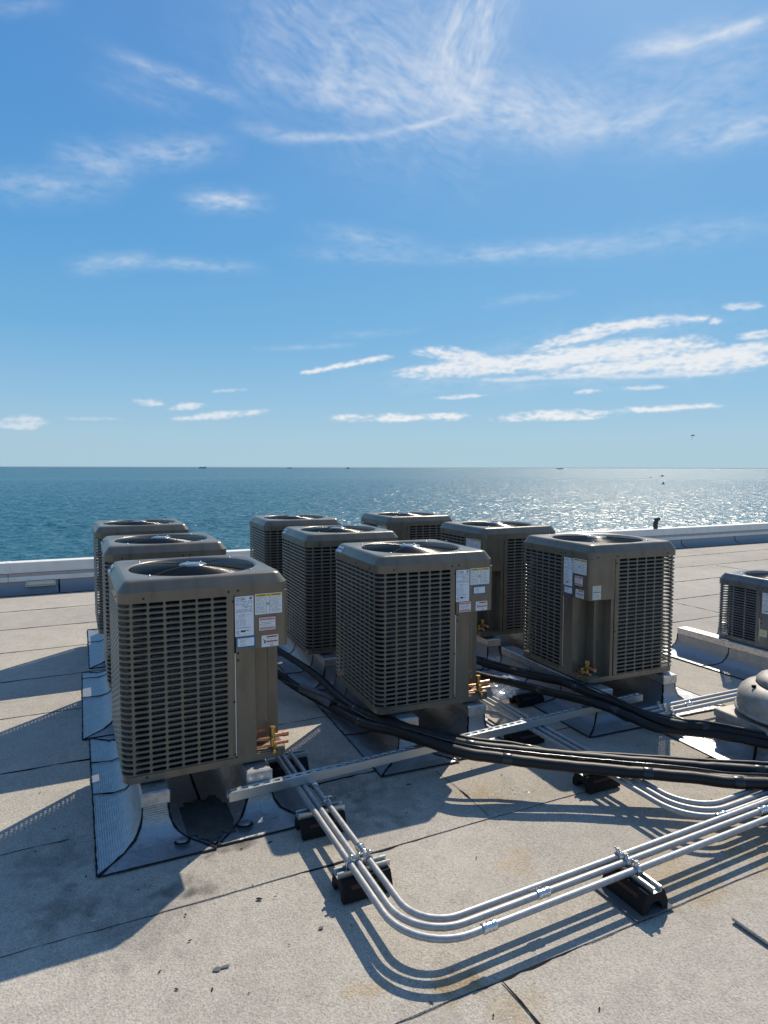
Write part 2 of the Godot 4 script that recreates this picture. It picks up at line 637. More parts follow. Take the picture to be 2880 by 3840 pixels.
func rib_height() -> ImageTexture:
	# 0.4 m of embossed foil: ribs across v, uneven, with small crinkles
	var w := 512
	var h := 512
	var img := Image.create(w, h, false, Image.FORMAT_L8)
	var n := noise(0.03, 3, 77)
	var n2 := noise(0.2, 2, 78)
	var n3 := noise(0.008, 3, 79)
	for y in h:
		for x in w:
			var p := y / float(h) * 40.0 * TAU
			var v := 0.5 + 0.10 * sin(p) * (0.7 + n.get_noise_2d(x, y)) + 0.12 * n.get_noise_2d(x * 0.7, y * 0.6) + 0.04 * n2.get_noise_2d(x, y) + 0.55 * n3.get_noise_2d(x, y)
			img.set_pixel(x, y, grey(clampf(v, 0, 1)))
	return ImageTexture.create_from_image(img)

func materials() -> void:
	# roof felt: mineral granules over bitumen
	var grains := noise_tex(noise(0.34, 2, 2, FastNoiseLite.TYPE_VALUE, 0.8), 1024, [[0.0, grey(0.56)], [0.25, grey(0.67)], [0.42, grey(0.735)], [0.60, grey(0.765)], [0.80, grey(0.815)], [1.0, grey(0.88)]])
	var grain_height := noise_tex(noise(0.16, 3, 4), 1024, [[0.0, grey(0.0)], [1.0, grey(1.0)]])
	var stains := roof_stains()
	for k in 3:
		var m := plain(Color(0.90, 0.845, 0.77) * [1.0, 0.97, 1.02][k], 0.93, 0.0, 0.3)
		m.albedo_texture = grains
		m.heightmap_enabled = true
		m.heightmap_texture = grain_height
		m.heightmap_scale = 0.22
		tri_map(m, 1.7)
		m.uv1_offset = Vector3(k * 0.37, 0, k * 0.21)
		stained(m, 12.0, stains)
		M["roof%d" % k] = m
	M.bitumen = plain(Color(0.018, 0.016, 0.015), 0.9, 0.0, 0.2)
	M.mastic = plain(Color(0.010, 0.010, 0.011), 0.7, 0.0, 0.3)
	M.tar_patch = plain(Color(0.095, 0.090, 0.080), 0.7, 0.0, 0.4)
	var tn := noise_tex(noise(0.012, 5, 12), 256, [[0.0, grey(0.75)], [1.0, grey(1.0)]])
	M.tar_patch.albedo_texture = tn
	tri_map(M.tar_patch, 0.35)
	# aluminium foil facing of the flashing
	var foil := plain(Color(0.34, 0.35, 0.36), 0.45, 0.6)
	foil.heightmap_enabled = true
	foil.heightmap_texture = rib_height()
	foil.heightmap_scale = 0.42
	foil.roughness_texture = noise_tex(noise(0.02, 4, 31), 256, [[0.0, grey(0.75)], [1.0, grey(1.0)]])
	foil.uv1_scale = Vector3(2.5, 2.5, 1)
	M.foil = foil
	var foil2 := plain(Color(0.26, 0.27, 0.28), 0.5, 0.5)
	foil2.heightmap_enabled = true
	foil2.heightmap_texture = foil.heightmap_texture
	foil2.heightmap_scale = 0.3
	foil2.uv1_scale = Vector3(2.0, 2.0, 1)
	M.parapet_foil = foil2
	# sheet metal
	var dirt := noise_tex(noise(0.02, 5, 15), 512, [[0.0, grey(0.78)], [0.5, grey(0.95)], [1.0, grey(1.0)]])
	M.coping = plain(Color(0.80, 0.765, 0.70), 0.6, 0.0)
	M.coping.albedo_texture = noise_tex(noise(0.02, 5, 17), 256, [[0.0, grey(0.92)], [1.0, grey(1.0)]])
	tri_map(M.coping, 1.3)
	M.cap_metal = plain(Color(0.62, 0.60, 0.57), 0.40, 0.75)
	M.cap_metal.albedo_texture = dirt
	tri_map(M.cap_metal, 0.5)
	M.termination = plain(Color(0.33, 0.33, 0.35), 0.45, 0.6)
	M.wood = plain(Color(0.10, 0.085, 0.07), 0.9)
	# painted condenser cabinets
	var orange := noise_tex(noise(0.012, 5, 51), 256, [[0.0, grey(0.0)], [1.0, grey(1.0)]])
	for k in 2:
		var m := plain([Color(0.180, 0.149, 0.108), Color(0.165, 0.170, 0.165)][k], 0.36, 0.25, 0.5)
		m.albedo_texture = noise_tex(noise(0.015, 4, 61 + k), 256, [[0.0, grey(0.84)], [0.45, grey(0.95)], [1.0, grey(1.0)]])
		m.roughness_texture = noise_tex(noise(0.012, 4, 71 + k), 256, [[0.0, grey(0.75)], [1.0, grey(1.0)]])
		m.heightmap_enabled = true
		m.heightmap_texture = orange
		m.heightmap_scale = 0.14
		tri_map(m, 0.45)
		m.uv1_scale = Vector3(2.3, 0.9, 2.3)
		M["paint%d" % k] = m
	M.coil = plain(Color(0.085, 0.083, 0.08), 0.45, 0.5)
	var fins := Image.create(64, 64, false, Image.FORMAT_L8)
	var cn := noise(0.05, 3, 90)
	for y in 64:
		for x in 64:
			fins.set_pixel(x, y, grey(clampf(0.5 + 0.5 * sin(y / 64.0 * TAU * 3.0) + cn.get_noise_2d(x * 3, y) * 0.6, 0, 1)))
	M.coil.albedo_texture = ImageTexture.create_from_image(fins)
	M.coil.heightmap_enabled = true
	M.coil.heightmap_texture = M.coil.albedo_texture
	M.coil.heightmap_scale = 0.5
	tri_map(M.coil, 0.075, false)
	M.dark = plain(Color(0.007, 0.0075, 0.009), 0.85, 0.0, 0.2)
	M.blade = plain(Color(0.010, 0.011, 0.013), 0.7, 0.0, 0.25)
	M.wire = plain(Color(0.018, 0.018, 0.020), 0.22, 0.0, 0.5)
	M.rib = plain(Color(0.008, 0.008, 0.009), 0.6, 0.0, 0.2)
	M.hub = plain(Color(0.25, 0.26, 0.28), 0.22, 0.8)
	M.screw = plain(Color(0.01, 0.01, 0.01), 0.4)
	M.strip = plain(Color(0.62, 0.60, 0.56), 0.35, 0.4)
	M.brass = plain(Color(0.50, 0.33, 0.11), 0.36, 1.0)
	M.copper = plain(Color(0.60, 0.27, 0.15), 0.36, 1.0)
	M.pan = plain(Color(0.30, 0.22, 0.14), 0.45, 0.4)
	# conduits, strut, rubber, hoses
	M.conduit = plain(Color(0.45, 0.45, 0.445), 0.47, 0.45)
	M.conduit.albedo_texture = noise_tex(noise(0.03, 4, 33), 256, [[0.0, grey(0.82)], [1.0, grey(1.0)]])
	tri_map(M.conduit, 0.3)
	M.zinc = plain(Color(0.62, 0.63, 0.62), 0.24, 0.95)
	M.strut = plain(Color(0.47, 0.50, 0.50), 0.42, 0.75)
	M.strut.roughness_texture = noise_tex(noise(0.04, 4, 36), 256, [[0.0, grey(0.6)], [1.0, grey(1.0)]])
	tri_map(M.strut, 0.25)
	M.rubber = plain(Color(0.012, 0.012, 0.012), 0.8, 0.0, 0.35)
	M.rubber.heightmap_enabled = true
	M.rubber.heightmap_texture = noise_tex(noise(0.12, 3, 44), 256, [[0.0, grey(0)], [1.0, grey(1)]])
	M.rubber.heightmap_scale = 0.15
	tri_map(M.rubber, 0.2)
	M.reflector = plain(Color(0.045, 0.007, 0.006), 0.5)
	M.pad = plain(Color(0.10, 0.10, 0.10), 0.8)
	M.hose = plain(Color(0.010, 0.0097, 0.0097), 0.48, 0.0, 0.42)
	M.hose.heightmap_enabled = false
	M.hose.heightmap_texture = noise_tex(noise(0.02, 4, 46), 256, [[0.0, grey(0)], [1.0, grey(1)]])
	M.hose.heightmap_scale = 0.12
	tri_map(M.hose, 0.4)
	M.tape = plain(Color(0.02, 0.02, 0.021), 0.25)
	M.foam = plain(Color(0.13, 0.12, 0.12), 0.7)
	M.cable = plain(Color(0.03, 0.03, 0.03), 0.2)
	# roof vent
	M.vent = plain(Color(0.42, 0.38, 0.33), 0.55, 0.1)
	M.vent.albedo_texture = dirt
	tri_map(M.vent, 0.7, false)
	M.clear = plain(Color(0.9, 0.92, 0.95), 0.12)
	M.clear.transparency = BaseMaterial3D.TRANSPARENCY_ALPHA
	M.clear.albedo_color.a = 0.28
	# open water
	var sea := plain(Color(0.012, 0.086, 0.104), 0.26, 0.0, 0.5)
	var hgt := noise(0.012, 6, 101, FastNoiseLite.TYPE_SIMPLEX_SMOOTH, 0.62).get_seamless_image(1024, 1024)
	var nrm := hgt.duplicate()
	nrm.convert(Image.FORMAT_RGBA8)
	nrm.bump_map_to_normal_map(7.0)
	sea.normal_enabled = true
	sea.normal_texture = ImageTexture.create_from_image(nrm)
	sea.normal_scale = 1.0
	tri_map(sea, 95.0)
	sea.vertex_color_use_as_albedo = true
	M.sea = sea
	var far := sea.duplicate()
	far.roughness = 0.28
	far.normal_scale = 1.0
	M.far_sea = far
	M.fixture = plain(Color(0.035, 0.036, 0.032), 0.6)
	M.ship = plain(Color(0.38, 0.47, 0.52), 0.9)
	M.boat = plain(Color(0.02, 0.025, 0.03), 0.7)
	M.wake = plain(Color(0.7, 0.74, 0.76), 0.8)
	M.canopy_red = plain(Color(0.50, 0.10, 0.18), 0.8)
	M.canopy_white = plain(Color(0.9, 0.84, 0.88), 0.8)
	for m in [M.canopy_red, M.canopy_white]:
		m.backlight_enabled = true
		m.backlight = m.albedo_color

# ------------------------------------------------------------------ sea, roof, parapet
func sea_sheet(radii: PackedFloat32Array, a0: float, a1: float, cols: int, waves: bool) -> ArrayMesh:
	# a fan of open water between two bearings; the near part is modelled wave by wave
	var swell := noise(0.085, 2, 200, FastNoiseLite.TYPE_SIMPLEX_SMOOTH, 0.5)
	var chop := noise(0.26, 2, 205, FastNoiseLite.TYPE_SIMPLEX_SMOOTH, 0.55)
	var patch := noise(0.0045, 4, 201)
	var rows := radii.size()
	var pos := PackedVector3Array()
	var nor := PackedVector3Array()
	var col := PackedColorArray()
	var idx := PackedInt32Array()
	pos.resize(rows * (cols + 1))
	nor.resize(rows * (cols + 1))
	col.resize(rows * (cols + 1))
	var sn := PackedFloat32Array()
	var cs := PackedFloat32Array()
	for j in cols + 1:
		var t := deg_to_rad(lerpf(a0, a1, float(j) / cols))
		sn.append(sin(t))
		cs.append(-cos(t))
	for i in rows:
		var r := radii[i]
		var fade := clampf(minf((r - 150.0) / 30.0, (1750.0 - r) / 500.0), 0.0, 1.0) if waves else 0.0
		for j in cols + 1:
			var x := sn[j] * r
			var z := cs[j] * r
			# crests lie across the wind, which blows in from the open water
			var u := x * 0.94 + z * 0.34
			var v := -x * 0.34 + z * 0.94
			var h := 0.0
			if fade > 0.0:
				h = (swell.get_noise_2d(u * 0.62, v * 1.25) * 0.56 + chop.get_noise_2d(u * 0.8, v * 1.2) * 0.27) * fade
				h += absf(h) * 0.25
			var k := i * (cols + 1) + j
			pos[k] = Vector3(x, SEA + h, z)
			var c := patch.get_noise_2d(x * 0.5, z)
			col[k] = Color(1.0 + c * 0.4, 1.0 + c * 0.32, 1.0 + c * 0.22)
	for i in rows:
		for j in cols + 1:
			var k := i * (cols + 1) + j
			var dr := pos[mini(i + 1, rows - 1) * (cols + 1) + j] - pos[maxi(i - 1, 0) * (cols + 1) + j]
			var da := pos[i * (cols + 1) + mini(j + 1, cols)] - pos[i * (cols + 1) + maxi(j - 1, 0)]
			var n := da.cross(dr)
			nor[k] = n.normalized() if n.length() > 1e-9 else Vector3.UP
			if nor[k].y < 0.0:
				nor[k] = -nor[k]
	idx.resize((rows - 1) * cols * 6)
	var m := 0
	for i in rows - 1:
		for j in cols:
			var k := i * (cols + 1) + j
			for e in [k, k + cols + 1, k + cols + 2, k, k + cols + 2, k + 1]:
				idx[m] = e
				m += 1
	var arr := []
	arr.resize(Mesh.ARRAY_MAX)
	arr[Mesh.ARRAY_VERTEX] = pos
	arr[Mesh.ARRAY_NORMAL] = nor
	arr[Mesh.ARRAY_COLOR] = col
	arr[Mesh.ARRAY_INDEX] = idx
	var mesh := ArrayMesh.new()
	mesh.add_surface_from_arrays(Mesh.PRIMITIVE_TRIANGLES, arr)
	return mesh

func build_sea() -> void:
	var near := PackedFloat32Array()
	var r := 150.0
	while r < 1750.0:
		near.append(r)
		r += 0.75 + (r - 150.0) * 0.0042
	near.append(1750.0)
	var far := PackedFloat32Array([1750.0])
	r = 1750.0
	while r < 70000.0:
		r *= 1.03 if r < 6000.0 else 1.15
		far.append(r)
	var all := PackedFloat32Array([0.5, 40.0, 150.0, 760.0, 1750.0])
	all.append_array(far.slice(1))
	var sea := structure("sea", sea_sheet(far, -30.0, 72.0, 200, false), M.far_sea)
	part("near_waves", sea_sheet(near, -10.0, 58.0, 880, true), M.sea, sea)
	part("open_water", sea_sheet(PackedFloat32Array([150.0, 400.0, 760.0, 1750.0]), -30.0, -10.0, 8, false), M.sea, sea)
	part("open_water", sea_sheet(PackedFloat32Array([150.0, 400.0, 760.0, 1750.0]), 58.0, 72.0, 6, false), M.sea, sea)
	part("open_water", sea_sheet(PackedFloat32Array([0.5, 40.0, 150.0]), -30.0, 72.0, 30, false), M.sea, sea)
	part("open_water", sea_sheet(all, 72.0, 330.0, 60, false), M.sea, sea)

func build_roof() -> void:
	var st := new_st()
	box(st, Vector3(8.0, -12.52, -1.4), Vector3(36.0, 25.0, 16.6))
	structure("building", done(st), M.coping)
	st = new_st()
	box(st, Vector3(8.0, -0.030, -1.35), Vector3(36.0, 0.05, 16.4))
	var roof := structure("roof", done(st), M.roof0)
	# felt laid in lapped strips along x; every strip lies on the one behind it
	var seams := [-9.36, -8.26, -7.34, -6.43, -5.56, -4.73, -3.88, -3.06, -2.40, -1.605, -0.76, 0.1, 0.95, 1.8, 2.65, 3.5, 4.35, 5.2, 6.05, 6.8]
	var wob := noise(0.6, 2, 301)
	for i in seams.size() - 1:
		st = new_st()
		flat(st)
		var z0: float = seams[i]
		var z1: float = seams[i + 1]
		var n := 150
		var prev := []
		for k in n + 1:
			var x := -9.9 + 35.8 * k / n
			var near := z1 - 0.02 * (x - 1.0) + 0.010 * wob.get_noise_2d(x, z1 * 10.0)
			var far := z0 - 0.02 * (x - 1.0) - 0.06
			if i == 0:
				far = z0
			var wave := 0.0015 * wob.get_noise_2d(x * 1.5, z0 * 7.0)
			var row := [Vector3(x, -0.0045, far), Vector3(x, -0.0025 + wave, (near + far) * 0.5), Vector3(x, -0.0005, near), Vector3(x, -0.004, near + 0.003)]
			if k > 0:
				for j in 3:
					quad(st, prev[j], row[j], row[j + 1], prev[j + 1])
			prev = row
		part("felt_strip", done(st), M["roof%d" % (i % 3)], roof)
		# bitumen that bled out of the lap
		if z1 < 1.0:
			st = new_st()
			var line := []
			for k in 620:
				var x := -8.0 + 27.0 * k / 620.0
				line.append(Vector3(x, -0.0030, z1 - 0.02 * (x - 1.0) + 0.010 * wob.get_noise_2d(x, z1 * 10.0) + 0.004))
			ribbon(st, line, 0.010 if z1 > -3.0 else (0.013 if z1 > -6.0 else 0.018), 0.0022, 0.85, Vector3.UP, 0.48 if z1 > -3.0 else 0.22)
			part("bitumen_bead", done(st), M.bitumen, roof)
	# cross laps at the ends of rolls
	for e in [[1.665, -2.43, -2.92], [1.155, -1.60, -0.9], [-3.2, -3.9, -4.75], [6.4, -4.8, -5.6], [9.5, -6.5, -7.4], [4.3, -1.64, -0.8]]:
		st = new_st()
		var pts := polyline([Vector3(e[0], 0.001, e[1]), Vector3(e[0] + 0.01, 0.001, (e[1] + e[2]) * 0.5), Vector3(e[0] - 0.005, 0.001, e[2])], 0.04)
		ribbon(st, pts, 0.008, 0.0025, 0.7, Vector3.UP, 0.2)
		part("bitumen_bead", done(st), M.bitumen, roof)
	# a loose square of felt lying on the roof
	st = new_st()
	box(st, Vector3(2.63, 0.009, -1.02), Vector3(1.16, 0.012, 0.93), 0.003)
	part("felt_patch", done(st), M.roof1, roof)
	# blots of tar and trodden-in grit, too many to count
	st = new_st()
	smooth(st, 4)
	for k in 900:
		var x := rng.randf_range(-1.6, 5.5)
		var z := rng.randf_range(-6.2, -0.9)
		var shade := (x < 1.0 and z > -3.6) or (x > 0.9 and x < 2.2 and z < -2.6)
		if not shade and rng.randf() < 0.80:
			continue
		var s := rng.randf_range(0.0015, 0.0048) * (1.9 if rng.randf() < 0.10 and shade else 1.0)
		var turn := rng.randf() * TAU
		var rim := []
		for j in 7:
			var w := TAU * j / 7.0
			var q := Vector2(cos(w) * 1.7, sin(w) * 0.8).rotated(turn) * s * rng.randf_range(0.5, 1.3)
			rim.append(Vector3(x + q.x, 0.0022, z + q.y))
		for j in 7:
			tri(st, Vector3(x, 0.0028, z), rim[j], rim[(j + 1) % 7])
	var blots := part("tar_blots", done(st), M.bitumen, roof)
	blots.set_meta("kind", "stuff")
	# a few larger blots that can be told apart
	for e in [[0.357, -2.02, 0.015], [0.381, -2.02, 0.012], [0.72, -2.06, 0.010]]:
		st = new_st()
		smooth(st, 4)
		var rim := []
		for j in 11:
			var w := TAU * j / 11.0
			rim.append(Vector3(cos(w) * e[2] * rng.randf_range(0.7, 1.35), 0.0, sin(w) * e[2] * 0.62 * rng.randf_range(0.7, 1.3)))
		for j in 11:
			tri(st, Vector3(0, 0.0008, 0), rim[j], rim[(j + 1) % 11])
		part("tar_blot", done(st), M.pad, roof, Vector3(e[0], 0.0028, e[1]))

func build_parapet() -> void:
	var t := thing("parapet_wall", Vector3(0, 0, -9.20), deg_to_rad(0.5))
	tag(t, "low parapet along the roof edge with pale coping and dark flashing, sea behind it", "parapet")
	var st := new_st()
	box(st, Vector3(7.0, 0.165, -0.24), Vector3(34.0, 0.37, 0.14))
	part("wall", done(st), M.wood, t)
	# coping in lengths, with a lap at each joint
	var x := -10.0
	var k := 0
	while x < 24.0:
		var len := 3.05
		st = new_st()
		box(st, Vector3(x + len * 0.5, 0.327, -0.24), Vector3(len - 0.004, 0.135, 0.19), 0.006)
		part("coping", done(st), M.coping, t)
		st = new_st()
		box(st, Vector3(x + len, 0.327, -0.24), Vector3(0.05, 0.140, 0.195), 0.006)
		part("coping_joint", done(st), M.coping, t)
		st = new_st()
		box(st, Vector3(x + len * 0.5, 0.238, -0.150), Vector3(len - 0.004, 0.040, 0.022), 0.004)
		part("termination_bar", done(st), M.termination, t)
		for j in 7:
			st = new_st()
			lathe(st, [Vector2(0.006, 0), Vector2(0.005, 0.004), Vector2(0, 0.005)], 6, Transform3D(Basis(Vector3.RIGHT, PI / 2), Vector3(x + 0.25 + j * 0.43, 0.238, -0.139)))
			part("screw", done(st), M.screw, t)
		st = new_st()
		box(st, Vector3(x + len * 0.5, 0.187, -0.152), Vector3(len - 0.004, 0.062, 0.030), 0.003)
		part("counter_flashing", done(st), M.coping, t)
		x += len
		k += 1
	# curved flashing at the foot, in lengths
	x = -10.0
	while x < 24.0:
		var len := 1.62
		st = new_st()
		smooth(st, 5)
		var prof := [Vector2(-0.152, 0.158), Vector2(-0.150, 0.12), Vector2(-0.140, 0.08), Vector2(-0.115, 0.045), Vector2(-0.07, 0.02), Vector2(0.0, 0.004)]
		for i in prof.size() - 1:
			quad_uv(st, Vector3(x, prof[i].y, prof[i].x), Vector3(x + len - 0.006, prof[i].y, prof[i].x), Vector3(x + len - 0.006, prof[i + 1].y, prof[i + 1].x), Vector3(x, prof[i + 1].y, prof[i + 1].x), Vector2(x, i * 0.045), Vector2(x + len, i * 0.045), Vector2(x + len, i * 0.045 + 0.045), Vector2(x, i * 0.045 + 0.045))
		part("flashing", done(st), M.parapet_foil, t)
		st = new_st()
		var pts := []
		for q in prof:
			pts.append(Vector3(x + len, q.y + 0.002, q.x + 0.001))
		ribbon(st, pts, 0.022, 0.002, 0.3, Vector3(0, 0.6, 0.8))
		part("mastic_seam", done(st), M.mastic, t)
		x += len
	st = new_st()
	ribbon(st, polyline([Vector3(-10, 0.001, 0.004), Vector3(24, 0.001, 0.004)], 0.06), 0.026, 0.003, 0.4)
	part("mastic_seam", done(st), M.mastic, t)
	# overflow opening in the flashing near the far end of the shaded roof
	st = new_st()
	box(st, Vector3(-0.49, 0.092, -0.13), Vector3(0.34, 0.012, 0.05), 0.003)
	box(st, Vector3(-0.49, 0.150, -0.13), Vector3(0.34, 0.010, 0.05), 0.003)
	box(st, Vector3(-0.655, 0.121, -0.13), Vector3(0.012, 0.048, 0.05), 0.003)
	box(st, Vector3(-0.325, 0.121, -0.13), Vector3(0.012, 0.048, 0.05), 0.003)
	box(st, Vector3(-0.49, 0.121, -0.142), Vector3(0.32, 0.048, 0.01))
	part("overflow_opening", done(st), M.strut, t)

# ------------------------------------------------------------------ sleepers under the condensers
const SKIRT := [Vector2(0.0, 0.158), Vector2(0.002, 0.11), Vector2(0.012, 0.070), Vector2(0.038, 0.034), Vector2(0.085, 0.014), Vector2(0.19, 0.0045)]

func ring_at(i: int, w: float, l: float, e: Array) -> Array:
	# the four corners of the flashing at step i of its profile: front left, front right, back right, back left
	var d: float = SKIRT[i].x / 0.19
	var y: float = SKIRT[i].y
	return [Vector3(-w - d * e[0], y, d * e[2]), Vector3(w + d * e[1], y, d * e[2]), Vector3(w + d * e[1], y, -l - d * e[3]), Vector3(-w - d * e[0], y, -l - d * e[3])]

func sleeper(label: String, x: float, z: float, length: float, turn: float, e: Array, seams: Array, width := 0.107) -> Node3D:
	# e: how far the flashing reaches out to the left, right, front and back
	var t := thing("roof_sleeper", Vector3(x, 0, z), turn)
	tag(t, label, "sleeper", "metal-capped sleepers under the condensers")
	var w := width * 0.5
	var st := new_st()
	box(st, Vector3(0, 0.09, -length * 0.5), Vector3(width - 0.012, 0.17, length - 0.012))
	part("core", done(st), M.wood, t)
	st = new_st()
	box(st, Vector3(0, 0.1855, -length * 0.5), Vector3(width + 0.006, 0.055, length + 0.006), 0.004)
	part("metal_cap", done(st), M.cap_metal, t)
	st = new_st()
	box(st, Vector3(0, 0.184, 0.006), Vector3(width + 0.014, 0.056, 0.010), 0.003)
	part("end_cap", done(st), M.cap_metal, t)
	var names := ["flashing_front", "flashing_side", "flashing_back", "flashing_side"]
	for side in 4:
		st = new_st()
		smooth(st, 6)
		var v := 0.0
		for i in SKIRT.size() - 1:
			var p := ring_at(i, w, length, e)
			var q := ring_at(i + 1, w, length, e)
			var dv: float = SKIRT[i].distance_to(SKIRT[i + 1])
			var a: Vector3 = p[side]
			var b: Vector3 = p[(side + 1) % 4]
			var c: Vector3 = q[(side + 1) % 4]
			var d: Vector3 = q[side]
			var ax := 0 if side % 2 == 0 else 2
			quad_uv(st, a, b, c, d, Vector2(a[ax], v), Vector2(b[ax], v), Vector2(c[ax], v + dv), Vector2(d[ax], v + dv))
			v += dv
		part(names[side], done(st), M.foil, t)
	# black mastic down the mitres, round the edge and over the cross laps
	var lines := []
	for c in 4:
		var pts := []
		for i in SKIRT.size():
			pts.append(ring_at(i, w, length, e)[c] + Vector3(0, 0.002, 0))
		lines.append([pts, 0.011, Vector3([-1, 1, 1, -1][c], 1.5, [1, 1, -1, -1][c]).normalized()])
	var edge: Array = ring_at(SKIRT.size() - 1, w, length, e)
	lines.append([[edge[0], edge[1], edge[2], edge[3], edge[0]], 0.0075, Vector3.UP])
	for s in seams:
		var pts := []
		for i in SKIRT.size():
			var r := ring_at(i, w, length, e)
			pts.append(Vector3(r[0].x if s[1] < 0 else r[1].x, r[0].y + 0.003, -s[0] - 0.10 * pow(SKIRT[i].x / 0.19, 0.7)))
		lines.append([pts, 0.009, Vector3(s[1], 1.2, 0).normalized()])
	for l in lines:
		st = new_st()
		ribbon(st, polyline(l[0], 0.02), l[1], 0.004, 0.45, l[2])
		part("mastic_seam", done(st), M.mastic, t)
	return t

func build_sleepers() -> void:
	var r := deg_to_rad(0.4)
	var a := sleeper("sleeper under the nearest condenser, its wide foil flashing lying on the shaded roof", 0.256, -2.872, 1.06, r, [0.185, 0.17, 0.185, 0.20], [[0.42, -1], [0.80, -1]])
	sleeper("sleeper beside the three bent conduits, its bright end cap just behind the slotted strut", 0.709, -2.880, 1.06, r, [0.17, 0.185, 0.175, 0.20], [[0.5, 1]])
	sleeper("sleeper along the outer edge of the middle condenser in the shaded row", 0.232, -4.29, 1.05, 0.0, [0.205, 0.17, 0.17, 0.17], [[0.5, -1], [0.95, -1]])
	sleeper("inner sleeper under the middle condenser of the shaded row", 0.69, -4.29, 1.05, 0.0, [0.16, 0.18, 0.17, 0.17], [])
	sleeper("sleeper along the outer edge of the condenser farthest back in the shaded row", 0.25, -5.74, 1.05, 0.0, [0.17, 0.17, 0.15, 0.17], [[0.6, -1]])
	sleeper("inner sleeper under the condenser farthest back in the shaded row", 0.70, -5.74, 1.05, 0.0, [0.16, 0.18, 0.15, 0.17], [])
	r = deg_to_rad(-2.0)
	sleeper("sleeper under the centre condenser, the two black hoses draped along its flashing", 1.618, -3.155, 1.08, r, [0.185, 0.17, 0.185, 0.18], [[0.28, -1], [0.85, -1]])
	sleeper("sleeper under the centre condenser, end cap next to the second set of conduits", 2.071, -3.165, 1.08, r, [0.17, 0.185, 0.185, 0.18], [[0.4, 1]])
	sleeper("sleeper at the hose side of the condenser behind the centre one", 1.632, -4.41, 1.10, r, [0.185, 0.17, 0.06, 0.18], [[0.3, -1], [0.8, -1]])
	sleeper("sleeper at the far side of the condenser behind the centre one", 2.09, -4.41, 1.10, r, [0.17, 0.185, 0.06, 0.18], [])
	sleeper("sleeper at the hose side of the farthest condenser of the centre row", 1.69, -5.75, 1.10, r, [0.185, 0.17, 0.05, 0.18], [[0.5, -1]])
	sleeper("sleeper at the far side of the farthest condenser of the centre row", 2.14, -5.75, 1.10, r, [0.17, 0.185, 0.05, 0.18], [])
	sleeper("sleeper behind the black hose, under the condenser with the open service corner", 2.952, -3.062, 1.08, r, [0.19, 0.17, 0.16, 0.18], [[0.35, -1], [0.7, -1]])
	sleeper("sunlit sleeper end with pale flashing beside the conduits that lead to the dome vent", 3.556, -3.098, 1.08, r, [0.17, 0.30, 0.17, 0.18], [[0.25, 1]])
	sleeper("sleeper with a pale end cap seen between the centre condenser and the plastic bag", 3.01, -4.36, 1.05, r, [0.19, 0.17, 0.17, 0.16], [[0.5, -1]])
	sleeper("inner sleeper under the second condenser of the row with open service corners", 3.56, -4.37, 1.05, r, [0.17, 0.185, 0.17, 0.16], [])
	sleeper("outer sleeper under the farthest condenser of the row with open service corners", 2.85, -5.72, 1.05, r, [0.18, 0.17, 0.17, 0.16], [])
	sleeper("inner sleeper under the farthest condenser of the row with open service corners", 3.38, -5.72, 1.05, r, [0.17, 0.18, 0.17, 0.16], [])
	sleeper("long sleeper with bright white top and ribbed flashing under the small grey condenser", 4.752, -2.60, 1.42, 0.0, [0.185, 0.17, 0.18, 0.18], [[0.92, -1], [0.4, -1]])
	sleeper("second sleeper hidden behind the small grey condenser", 5.27, -2.60, 1.42, 0.0, [0.17, 0.185, 0.18, 0.18], [])
	# mastic patch and sealed corner tabs at the open front of the nearest pair
	var st := new_st()
	smooth(st, 4)
	var n := noise(3.0, 3, 410)
	var rim := []
	for k in 90:
		var w := TAU * k / 90.0
		var q := Vector2(cos(w) * 0.135, sin(w) * 0.19)
		q *= 1.0 + 0.30 * n.get_noise_2d(cos(w) * 0.8, sin(w) * 0.8) + rng.randf_range(-0.008, 0.008)
		rim.append(Vector3(0.226 + q.x, 0.017, -0.06 + q.y))
	for k in 90:
		tri(st, Vector3(0.226, 0.022, -0.06), rim[k], rim[(k + 1) % 90])
	part("tar_patch", done(st), M.tar_patch, a)
	for e in [[0.095, 0.095, 0.032], [0.365, 0.075, 0.036]]:
		st = new_st()
		lathe(st, [Vector2(e[2], 0.0), Vector2(e[2] * 0.9, 0.008), Vector2(e[2] * 0.6, 0.012), Vector2(0, 0.013)], 14, Transform3D(Basis(Vector3.RIGHT, -0.35).scaled(Vector3(0.8, 1, 1.25)), Vector3(e[0], 0.018, e[1])))
		var tab := part("corner_tab", done(st), M.foil, a)
		st = new_st()
		var pts := []
		for k in 19:
			var w := TAU * k / 18.0
			pts.append(Vector3(e[0] + cos(w) * e[2] * 0.86, 0.018 + sin(w) * e[2] * 0.40, e[1] + sin(w) * e[2] * 1.3))
		ribbon(st, pts, 0.013, 0.005, 0.4)
		part("mastic_seam", done(st), M.mastic, tab)

